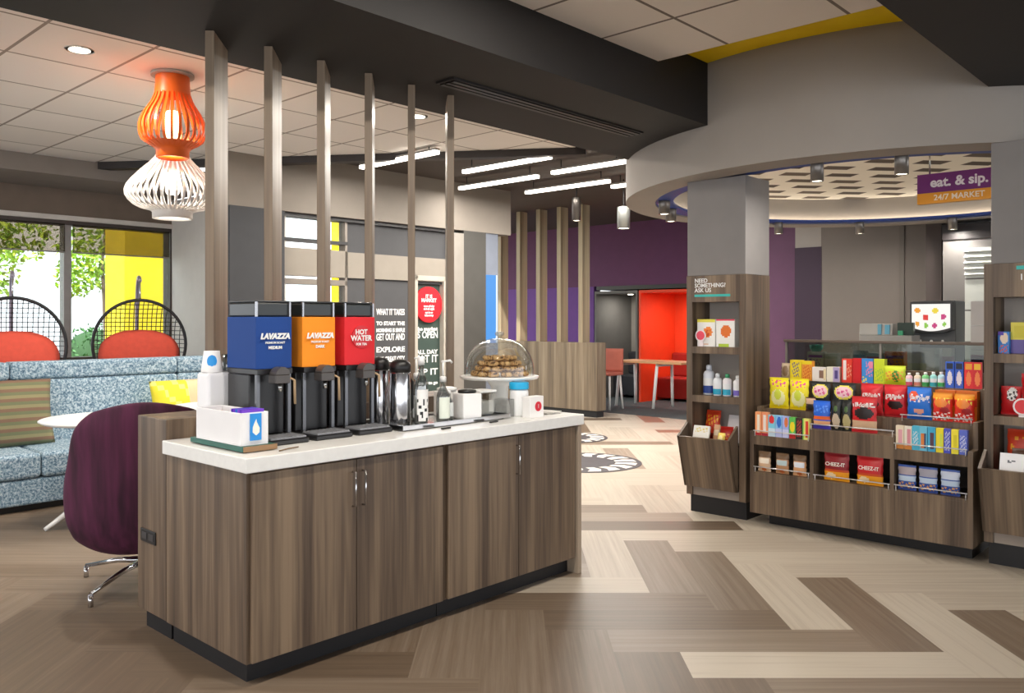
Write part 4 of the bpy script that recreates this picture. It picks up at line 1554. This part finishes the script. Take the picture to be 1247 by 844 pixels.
def bottle(m, n, z, r, h, body, cap, low, label, group, name='lotion_bottle', cat='bottle'):
    t = thing(name, label, cat, mk(m, n, z), MA, group)
    MB().lathe([(r * .92, 0), (r, .004), (r, h * .70), (r * .8, h * .78), (r * .45, h * .82)], n=24).build('bottle_body', M(body, .3, 0, .01), t)
    MB().lathe([(r * .5, h * .82), (r * .5, h * .97), (r * .35, h)], n=20).build('cap', M(cap, .35), t)
    MB().grid(lambda s, q: ((r + .0008) * math.cos(-2.8 + 2.5 * s), (r + .0008) * math.sin(-2.8 + 2.5 * s), h * (.06 + .5 * q)), 12, 8, lambda s, q: 0 if q < .5 else 1).build('bottle_label', [M(low, .4), M('#eef0f2', .4)], t)


YB, PK_, RD = '#f4e21d', '#e0508f', '#d41f26'
GY = 'yellow snack bags'
for i, (m, lb) in enumerate(((.675, 'yellow snack bag with pink script at the column end of the display'), (.825, 'yellow snack bag with pink script next to the black bags'))):
    bag(m, .145, .8165, .152, .222, .06, YB, [('e', .12, .1, .88, .62, '#f7f2b0'), ('e', .3, .3, .7, .62, '#d9e34a'), ('s', .12, .70, .88, .9, PK_), ('r', 0, 0, 1, .07, '#e2c400')], lb, GY, None, rz=R(2 - 4 * i))
for i, (m, w_, lb) in enumerate(((.972, .15, 'black snack bag with pale oval beside the yellow bags'), (1.135, .17, 'black snack bag with yellow and pink oval beside the big red bag'))):
    bag(m, .16, .8165, w_, .205, .05, '#1d2321', [('e', .1, .45, .92, .93, '#f1df5a'), ('e', .16, .52, .86, .88, '#f2c6cf'), ('s', .22, .6, .8, .8, '#d8578c')], lb, 'black snack bags with ovals')
bag(.932, .088, .8165, .075, .10, .03, '#51352a', [('r', 0, .55, 1, .9, '#cfa98a'), ('e', .2, .1, .8, .5, '#241a18')], 'small brown and tan bag before the black bags')
bag(1.045, .005, .716, .125, .19, .05, '#1f63d8', [('r', 0, .34, 1, .46, '#ef6a2c'), ('r', 0, .18, 1, .3, '#f1b184'), ('s', .1, .6, .9, .85, '#4f8cf0'), ('r', 0, 0, 1, .12, '#4a3fb0')], 'small blue bag with orange stripe on the middle deck')
for i, (m, lb) in enumerate(((1.143, 'black foil bag with green tree mark and pale oval on the middle deck'), (1.213, 'black foil bag with olive oval touching the big red bag'))):
    bag(m, .01, .716, .070, .205, .045, '#171a17', [('e', .1, .05, .9, .55, '#cbb9a0' if i == 0 else '#b9ad7a'), ('e', .3, .6, .7, .8, '#4a6a3a')], lb, 'black foil bags')
DOR = [('r', 0, .70, 1, .84, '#c21a26'), ('s', .05, .70, .95, .82, '#f0e8e4'), ('e', .12, .38, .9, .70, '#231414'), ('r', 0, 0, 1, .34, '#d9b492'), ('r', 0, 0, 1, .08, '#c51f28')]
bag(1.328, .005, .716, .172, .235, .05, RD, DOR, 'big red crisp bag with black and tan band at the front of the middle deck', None, [('Doritos', .038, 0, .77, '#f4efe9')])
for i, (m, lb) in enumerate(((1.325, 'red crisp bag standing behind the big red one'), (1.475, 'red crisp bag next to the blue crisp bag'))):
    bag(m, .15, .8165, .155, .212, .07, '#cf1c27', [('s', .1, .55, .9, .72, '#efe7e2'), ('e', .2, .25, .85, .52, '#2a1414'), ('r', 0, 0, 1, .1, '#a8161f')], lb, 'red crisp bags', [('Doritos', .034, 0, .64, '#f4efe9')])
bag(1.630, .12, .8165, .155, .205, .06, '#1d74d8', [('e', .1, .58, .5, .88, '#e8552e'), ('s', .15, .55, .95, .8, '#f0e9f2'), ('e', .3, .18, .75, .35, '#e9a48c'), ('r', 0, 0, 1, .08, '#1353a8')], 'blue crisp bag between the red and the orange bags', None, [('Doritos', .034, .02, .68, '#f6f2f0')])
for i, (m, lb) in enumerate(((1.768, 'orange and red snack bag beside the blue crisp bag'), (1.893, 'orange and red snack bag at the tower end of the display'))):
    bag(m, .12, .8165, .122, .178, .06, '#e3301f', [('r', 0, .78, 1, 1, '#f39a1d'), ('s', .1, .62, .9, .85, '#f4d84a'), ('e', .1, .5, .8, .8, '#f0862a'), ('s', .0, .05, .9, .35, '#f8e3dc'), ('e', .4, .3, .9, .5, '#a81418')], lb, 'orange and red snack bags')
for i, m in enumerate((1.765, 1.888)):
    pack(m, .215, .8165, .118, .19, .07, '#e87b1a', [('r', 0, .5, 1, .8, '#d23a1c')], ('orange carton behind the first orange snack bag', 'orange carton behind the snack bag at the tower end')[i], 'orange cartons', name='snack_carton', cat='carton')
# bottom niches
BT = 'nut bags in the low niche'
for i, (m, a, lb) in enumerate(((.642, '#d8b694', 'small tan nut bag in the low niche closest to the column tower'), (.775, '#b98a62', 'darker brown nut bag in the middle of the low niche'), (.90, '#dba678', 'tan nut bag with pale blue label in the low niche by the divider'))):
    bag(m, -.015, .381, .10, .142, .045, a, [('r', 0, .72, 1, 1, '#6d5136'), ('r', .1, .4, .9, .66, ['#efe2d0', '#b9cdd0', '#dfe4ee'][i]), ('e', .3, .02, .7, .2, '#c26a35')], lb, BT)
for i, (m, col, lb) in enumerate(((1.153, '#8e1620', 'dark red cracker bag in the middle low niche'), (1.37, '#c71d24', 'bright red cracker bag in the middle low niche'))):
    bag(m, -.012, .381, .178, .185, .06, col, [('r', 0, .0, 1, .32, '#f0a21e'), ('e', .1, .06, .5, .3, '#f4d9b0'), ('r', 0, .32, 1, .42, '#c94a1c')], lb, 'red cracker bags', [('CHEEZ-IT', .034, 0, .60, '#f4efe6')])
for i, (m, lb) in enumerate(((1.598, 'blue cookie bag in the low niche by the divider'), (1.722, 'blue cookie bag in the middle of the low niche'), (1.848, 'blue cookie bag with silver top by the end panel'))):
    bag(m, -.012, .381, .115, .158, .05, '#2b4fa0', [('r', 0, .62, 1, .9, ['#a89aa0', '#9d9aa8', '#c6cfe2'][i]), ('r', 0, .36, 1, .6, '#b9cbe0'), ('s', .05, .0, .95, .34, '#d9a05a'), ('r', 0, 0, 1, .08, '#3a4f96')], lb, 'blue cookie bags')
# gum and candy on the two low front steps
def gum(rows, z, n, group):
    for m, w_, h, base, pat, lb in rows:
        pack(m, n, z, w_, h, .035, base, pat, lb, group, name='candy_pack', cat='candy pack')


gum([(.604, .046, .165, '#f0a06a', [('r', .3, .1, .75, .9, '#f2e4d2'), ('r', 0, 0, 1, .12, '#c02a30')], 'pale orange candy pack first on the low step'),
     (.654, .046, .165, '#f09a70', [('r', .25, .15, .7, .9, '#ece2dc'), ('r', 0, 0, 1, .1, '#b0243a')], 'orange candy pack second on the low step, cream centre'),
     (.705, .05, .15, '#7fd0ea', [('e', .1, .6, .9, .98, '#e2343a'), ('r', 0, 0, 1, .4, '#cfe4f2')], 'cyan candy pack with a red blob'),
     (.757, .048, .15, '#8fc4f2', [('e', .2, .45, .9, .95, '#2f6fd0'), ('r', 0, 0, 1, .4, '#c3c9f2')], 'light blue candy pack with a deep blue mark'),
     (.807, .046, .148, '#a5b6f0', [('e', .3, .5, .9, .95, '#e27a4a'), ('r', 0, 0, 1, .4, '#cdd0f4')], 'lilac candy pack with an orange mark'),
     (.856, .044, .146, '#5fc35a', [('e', .1, .3, .9, .8, '#f2d92a'), ('r', 0, 0, 1, .2, '#c02a2a')], 'green candy pack with a yellow mark'),
     (.903, .042, .145, '#3a2a2a', [('s', .1, .1, .9, .9, '#c8483a')], 'dark brown candy pack between the green and lemon ones'),
     (.952, .046, .143, '#e8e27a', [('r', .45, .1, .9, .9, '#d8422e'), ('r', 0, 0, .2, 1, '#8ccf5a')], 'lemon candy pack with red stripe at the divider')], .6355, -.02, 'candy packs on the step by the column tower')
gum([(1.562, .048, .145, '#efe0c4', [('r', .3, .2, .8, .85, '#e9a9b0'), ('r', 0, 0, 1, .15, '#d98a3a')], 'cream and pink gum pack first past the middle deck'),
     (1.611, .044, .143, '#efe6d4', [('r', .4, .1, .9, .9, '#d98f98'), ('r', 0, 0, 1, .15, '#d98a3a')], 'cream gum pack with rosy side'),
     (1.656, .042, .15, '#4fb9d8', [('s', .1, .2, .9, .8, '#dfe7ea')], 'teal gum pack flecked with white'),
     (1.70, .044, .15, '#6fc6e2', [('r', .2, .1, .6, .7, '#d9803a'), ('r', .6, .1, .9, .7, '#30426a')], 'aqua gum pack with orange panel'),
     (1.748, .044, .15, '#3fa6cf', [('r', .3, .1, .8, .75, '#5a3a4a')], 'sky blue gum pack with plum panel'),
     (1.795, .042, .148, '#f2e02a', [('r', .5, .2, .9, .8, '#d8e04a')], 'bright yellow gum pack beside the sky blue one'),
     (1.838, .038, .148, '#4a52c0', [('s', .1, .1, .9, .9, '#c9cdea')], 'indigo gum pack between two yellow ones'),
     (1.880, .040, .147, '#f4e43a', [('r', .3, .3, .8, .8, '#e0cf20')], 'yellow gum pack between two blue ones'),
     (1.925, .044, .147, '#5a6ac8', [('s', .1, .1, .9, .8, '#d2d8ee')], 'violet blue gum pack at the end panel')], .6405, -.02, 'gum packs on the step by the far tower')
# top row
TP = 'boxes on the top step'
bag(.650, .31, 1.016, .07, .12, .04, '#c9b49a', [('e', .15, .2, .85, .85, '#8f7358')], 'small tan bag with brown oval on the top step')
pack(.735, .31, 1.016, .085, .145, .05, '#f3da22', [('s', .2, .15, .8, .9, '#6a5a8a')], 'yellow candy box with violet print on the top step', TP)
pack(.818, .31, 1.016, .075, .14, .05, '#f0a03a', [('s', .1, .1, .9, .8, '#d8641e'), ('r', 0, .85, 1, 1, '#f3da22')], 'orange candy box next to the yellow one on the top step', TP)
pack(.912, .30, 1.016, .10, .10, .05, '#f2eae4', [('r', .5, .2, .8, .8, '#8a6a5a'), ('r', .8, .1, 1, .9, '#ead9b0')], 'white candy box with brown print on the top step', TP)
pack(1.012, .30, 1.016, .09, .105, .05, '#f0ead6', [('r', .5, 0, 1, 1, '#b9a8cf'), ('r', .6, .2, .9, .8, '#5a4a8a')], 'cream and lilac candy box beside the tall red box', TP)
pack(1.105, .31, 1.016, .07, .165, .05, '#e23a26', [('r', .1, .1, .45, .95, '#f1e6e2'), ('s', .5, .2, .95, .8, '#f09a7a')], 'tall red candy box with a white stripe', TP)
pack(1.172, .315, 1.016, .06, .17, .05, '#cf1620', [], 'tall plain red candy box beside the striped one', TP)
pack(1.243, .315, 1.016, .075, .17, .05, '#3f8fd8', [('s', .4, .3, 1, .9, '#e88aa8'), ('r', .6, .6, 1, .9, '#e88aa8'), ('s', 0, 0, .5, .3, '#f2e24a')], 'blue and pink candy box in the middle of the top step', TP)
pack(1.322, .315, 1.016, .07, .17, .05, '#cfe02a', [('s', .1, .1, .9, .6, '#9ac83a')], 'tall lime candy box behind the sour green bag', TP)
bag(1.425, .285, 1.016, .15, .13, .04, '#cbdc2c', [('e', .1, .25, .5, .7, '#f0d83a'), ('e', .4, .15, .75, .75, '#3f8a2a'), ('s', .1, .2, .9, .7, '#e8a33a')], 'lime green sour candy bag on the top step', None)
for i, (m, a, b_, lb) in enumerate(((1.515, '#f0c6cf', '#d8506a', 'pink gum tub on the top step'), (1.567, '#f2e4cf', '#e08a72', 'cream gum tub with coral label'), (1.617, '#7fd08a', '#2f9a4a', 'green gum tub on the top step'), (1.665, '#9fe0dc', '#2aa6b0', 'pale teal gum tub next to the green one'), (1.712, '#bfe6f0', '#38b05a', 'ice blue gum tub beside the blue packs'))):
    bottle(m, .29, 1.016, .021, .085 + .004 * i, a, '#f2f2f0', b_, lb, 'gum tubs on the top step', 'gum_tub', 'gum tub')
for i, (m, a, c_, lb) in enumerate(((1.765, '#2f62d0', '#141c38', 'blue hanging pack with black top, first of two'), (1.82, '#2a58c4', '#141c38', 'blue hanging pack with black top, touching the red ones'), (1.875, '#e0242a', '#f1a52a', 'red hanging pack with orange flash beside the blue ones'), (1.925, '#d81f26', '#f4c22a', 'red hanging pack with yellow flash at the tower end'))):
    pack(m, .29, 1.016, .05, .168, .025, a, [('r', .1, .7, .9, .95, c_), ('e', .2, .1, .8, .65, '#e6e6f0' if i < 2 else '#f0884a')], lb, 'hanging candy packs', name='candy_pack', cat='candy pack')
# goods behind the glass
BG = 'cartons behind the glass panel'
for m, w_, h, a, c_, lb in ((.78, .12, .11, '#d7d2c9', '#9a4aa8', 'pale carton with purple line behind the glass panel'), (.90, .09, .10, '#cfcdc6', '#b9b39a', 'grey carton behind the glass panel'), (1.10, .09, .125, '#aeb2b4', '#7a8086', 'silver grey carton behind the glass'),
                           (1.21, .12, .11, '#b9c6cf', '#d06a9a', 'grey blue carton with pink print behind the glass'), (1.345, .13, .125, '#e2761e', '#6a2a7a', 'orange and purple carton behind the glass'), (1.62, .03, .15, '#e6e4de', '#d0cec8', 'slim white carton upright behind the glass'),
                           (1.68, .06, .10, '#a9687c', '#8a4a62', 'dusty rose carton behind the glass'), (1.86, .07, .115, '#9a4a56', '#6a3a5a', 'maroon carton behind the glass'), (1.945, .07, .115, '#5a6aa8', '#c05a3a', 'blue carton with red base behind the glass')):
    pack(m, .55, 1.106, w_, h, .06, a, [('r', .05, .6, .95, .75, c_), ('s', .1, .1, .9, .5, c_)], lb, BG, name='snack_carton', cat='carton')
tag(MB().lathe([(.05, 0), (.075, .02), (.085, .05), (.08, .05), (.06, .02)], n=24, sx=.6, sy=.6).build('teal_bowl', M('#2fa79a', .4), loc=mk(.77, .565, 1.2165)), 'small teal bowl resting on the pale carton behind the glass', 'bowl')

# ------------------------------------------------------------------ goods in the column tower
JC = 'juice cartons in the column tower'
FR_ = [('e', .35, .35, .85, .72, '#f0862a'), ('r', .0, .88, 1, 1, '#e9e04a'), ('s', .45, .4, .75, .6, '#d8501e')]
pack(.145, .09, 1.2525, .15, .205, .10, '#f5f3ee', FR_ + [('r', .1, .05, .6, .12, '#e9c9b0')], 'white juice carton with yellow top and pink seal', JC, name='juice_carton', cat='carton', top='#e9e04a')
pack(.305, .09, 1.2525, .15, .205, .10, '#f5f3ee', [('e', .25, .35, .8, .8, '#e8741e'), ('r', .1, 0, .7, .12, '#b9d23a'), ('r', 0, .95, 1, 1, '#e2405a')], 'white juice carton with orange fruit and red top', JC, name='juice_carton', cat='carton', top='#e2405a')
pack(.39, .20, 1.2525, .07, .21, .07, '#eef2ee', [('r', .3, .3, .6, .9, '#b9d8c0'), ('r', 0, .93, 1, 1, '#e8485a')], 'slim white carton behind the juice cartons', JC, name='juice_carton', cat='carton')
t = thing('price_tag', 'round pink price badge in front of the white juice carton', 'badge', mk(.105, .03, 1.285), MA)
MB().prism(arc(0, .05, .045, 0, 2 * math.pi, 24)[:-1], -.004, .0, 'y').build('badge_disc', M('#f6e9ea', .4), t)
MB().prism(arc(0, .05, .034, 0, 2 * math.pi, 24)[:-1], -.0055, -.0045, 'y').build('badge_centre', M('#f04a62', .4), t)
MB().box(-.02, .02, -.004, .01, -.032, .008).build('badge_foot', M('#f6e9ea', .4), t)
bottle(.135, .10, .8865, .042, .225, '#dfe4ee', '#cfd6e4', '#22408c', 'tall pale bottle with navy label in the column tower', 'toiletry bottles in the column tower')
bottle(.225, .07, .8865, .033, .165, '#eef2f6', '#e6eaf0', '#2aa6c8', 'white bottle with turquoise base next to the tall pale bottle', 'toiletry bottles in the column tower')
bottle(.305, .07, .8865, .033, .165, '#f2eef2', '#3f9a6a', '#2aa6c8', 'white bottle with green cap and turquoise base', 'toiletry bottles in the column tower')
bottle(.385, .08, .8865, .033, .155, '#eeeef2', '#f2f2f2', '#7a6ac8', 'white bottle with lilac label at the tower side', 'toiletry bottles in the column tower')
# in the bins
def inbin(m0, items):
    for kind, m, n, z, w_, h, d, base, pat, tl, rz, lb in items:
        if kind == 'b':
            bag(m0 + m, n, z, w_, h, d, base, pat, lb, 'snacks in the slanting bins', None, rz, tl)
        else:
            pack(m0 + m, n, z, w_, h, d, base, pat, lb, 'cards and boxes in the slanting bins', rz=rz, name='snack_carton', cat='carton', tilt=tl)


inbin(0, [('b', .135, .13, .532, .13, .235, .05, '#d8401e', [('s', .1, .5, .9, .85, '#f0b02a'), ('r', 0, .1, 1, .25, '#8a2a1a')], R(-12), 0, 'orange red bag standing at the back of the column tower bin'),
          ('b', .27, .07, .532, .14, .13, .04, '#c9281f', [('s', .1, .2, .9, .6, '#e88a2a')], R(-22), R(12), 'red bag leaning in the middle of the column tower bin'),
          ('p', .30, .17, .532, .13, .205, .02, '#f1eef0', [], R(-14), R(-8), 'white card standing at the back of the column tower bin'),
          ('p', .13, -.02, .532, .13, .13, .02, '#f4f2ea', [('s', .1, .6, .9, .9, '#e9d98a')], R(-18), R(4), 'white packet at the front of the column tower bin'),
          ('b', .315, -.05, .532, .07, .095, .03, '#e8cf5a', [('e', .2, .2, .8, .8, '#f2e2a0')], R(-10), R(-10), 'small yellow packet at the front of the column tower bin'),
          ('b', .228, .035, .532, .055, .14, .03, '#d9a57a', [('r', 0, .4, 1, .7, '#f0d8b8')], R(-14), R(5), 'tan packet in the middle of the column tower bin')])
# tower at the frame edge
RT = 2.028
pack(RT + .09, .09, 1.2525, .06, .13, .05, '#2f7fd0', [('e', .2, .45, .9, .95, '#f0d8c0'), ('s', .1, 0, .9, .4, '#e05a2a'), ('r', 0, .85, .5, 1, '#5a3ab0')], 'small blue box with a pale round in the frame edge tower', 'boxes in the frame edge tower', name='candy_box')
pack(RT + .19, .13, 1.2525, .14, .185, .06, '#e2d44a', [('r', 0, 0, 1, .45, '#6a5aa0'), ('r', .1, .5, .9, .9, '#d8c832')], 'yellow over violet box in the frame edge tower', 'boxes in the frame edge tower', name='candy_box')
bag(RT + .12, .12, .8865, .12, .17, .05, '#cf1c22', [('e', .3, .5, .8, .95, '#f0ece8'), ('s', .3, .55, .8, .85, '#3a2a2a')], 'red bag with a white round beneath the violet box', 'red bags in the frame edge tower')
bag(RT + .27, .10, .8865, .20, .25, .06, '#d8202a', [('e', .12, .5, .95, .88, '#f4d820')], 'red bag with large yellow oval in the frame edge tower', 'red bags in the frame edge tower')
t = thing('price_tag', 'round red and white price badge before the red bag with yellow oval', 'badge', mk(RT + .20, .012, .892), MA)
MB().prism(arc(0, .055, .05, 0, 2 * math.pi, 24)[:-1], -.004, 0, 'y').build('badge_disc', M('#f6eeee', .4), t)
MB().prism(arc(0, .055, .04, 0, 2 * math.pi, 24)[:-1], -.0055, -.0045, 'y').build('badge_centre', M('#e2383e', .4), t)
MB().box(-.02, .02, -.004, .01, -.006, .01).build('badge_foot', M('#f6eeee', .4), t)
inbin(RT, [('b', .20, .12, .532, .24, .27, .05, '#d8401e', [('s', .1, .5, .9, .85, '#f0a22a'), ('e', .2, .5, .8, .8, '#c8321a')], R(-12), 0, 'orange red bag standing in the frame edge tower bin'),
           ('b', .24, .03, .532, .22, .17, .04, '#5a3a2a', [('r', 0, .6, 1, .8, '#e8b03a')], R(-16), R(4), 'brown and gold bag in the frame edge tower bin'),
           ('p', .17, -.045, .532, .16, .145, .006, '#f7f5f6', [('s', .2, .6, .6, .7, '#6a6a70'), ('s', .5, .1, .9, .2, '#6a6a70')], R(-14), 0, 'white printed card leaning at the front of the frame edge tower bin')])

# ================================================================== BEHIND THE DISPLAY
t = thing('service_counter', 'back service counter behind the snack display carrying the drink machine', 'counter', mk(0.4, 1.9), MA)
MB().box(0, 2.6, 0.02, .68, 0, .95).build('counter_body', WOOD, t)
MB().box(-.02, 2.62, 0, .70, .951, 1.0).build('counter_top', M('#b9b4ae', .3), t, bevel=.003)
t = thing('juice_machine', 'dark juice dispenser with a bright fruit picture on its front', 'drink machine', mk(1.09, 2.22, 1.0), MA)
MB().box(-.185, .175, .05, .34, 0, .62).build('casing', M('#5d5f61', .35), t, bevel=.01)
MB().prism([(-.17, .35), (-.17, .61), (.17, .61), (.17, .37), (.10, .34), (-.10, .34)], -.03, .05, 'y').build('display_box', M('#333335', .35), t, bevel=.003)
sc = MB()
fm = ['#fdfbf4', '#f2a02a', '#e0342e', '#f0d63a', '#c83a7a', '#8fc84a']
def fruit(s, q):
    for x, y_, r, k in ((.15, .75, .09, 1), (.36, .5, .10, 2), (.62, .75, .10, 3), (.82, .5, .09, 4), (.15, .22, .08, 1), (.6, .2, .08, 4), (.85, .2, .07, 5), (.37, .2, .07, 5)):
        if (s - x) ** 2 + ((q - y_) * .65) ** 2 < r * r * .6:
            return k
    return 0
sc.grid(lambda s, q: (-.155 + .31 * s, -.032, .385 + .205 * q - (.03 * math.sin(math.pi * s) * (1 - q))), 30, 20, fruit)
sc.build('picture_screen', [emit('screen_' + h.lstrip('#'), h, .9) for h in fm], t)
for k in range(3):
    MB().lathe([(.014, 0), (.014, .012), (.008, .03)], -.10 + .09 * k, .02, 12).build('nozzle', WHITE, t).location.z = .25
MB().box(-.17, .17, -.05, .06, .0, .21).build('drip_tray', M('#b3b0a6', .4), t, bevel=.004)
t = thing('cash_register', 'grey receipt register with a dark display beside the juice dispenser', 'register', mk(.80, 1.92, 1.0), MA)
MB().box(-.22, .22, 0, .22, 0, .32).build('base_box', M('#8f8d89', .45), t, bevel=.006)
MB().prism([(0, .3205), (.22, .3205), (.22, .42), (.012, .42)], -.22, .06, 'x').build('printer', M('#9d9b96', .45), t, bevel=.004)
MB().box(.09, .22, .04, .08, .3205, .43).build('display', M('#2c3a34', .3), t)
MB().box(-.06, -.03, -.004, .012, .325, .415).box(.0, .04, -.004, .012, .33, .41).build('key_row', M('#5a97b0', .4), t)
MB().box(.10, .14, .02, .0399, .3205, .36).build('green_key', M('#3f9a72', .4), t)
for k in range(3):
    o = MB().box(-.16, .16, 0, .3, 0, .200).box(-.06, .06, -.003, 0, .09, .106).build('storage_drawer', M('#b3aeab', .5, 0, .03), loc=mk(1.58, 2.12, 1.0 + .2035 * k + .0005), rz=MA, bevel=.003)
    tag(o, ['lowest of three stacked grey drawers beside the juice dispenser', 'middle one of three stacked grey drawers beside the juice dispenser', 'topmost of three stacked grey drawers beside the juice dispenser'][k], 'drawer unit', 'stacked grey drawers')
t = thing('drinks_fridge', 'tall pale slatted cabinet with dark top behind the drawers and drink machine', 'cabinet', mk(.75, 4.05), MA)
MB().box(-.1, 2.4, .05, .5, 0, 2.30).build('casing', M('#6d6a68', .5), t)
MB().box(-.1, 2.4, .02, .5, 2.3005, 2.46).build('dark_header', M('#1d1719', .5), t)
for k in range(4):
    b = MB().box(0.12, 2.3, .02, .05, .9 + .33 * k, 1.215 + .33 * k)
    if k == 3:
        for q in range(5):
            b.prism([(.02, 1.91 + .06 * q), (-.012, 1.925 + .06 * q), (.02, 1.955 + .06 * q)], .12, 2.3, 'x')
    b.build('white_panel', M('#bcc0bb', .5, 0, .03), t)
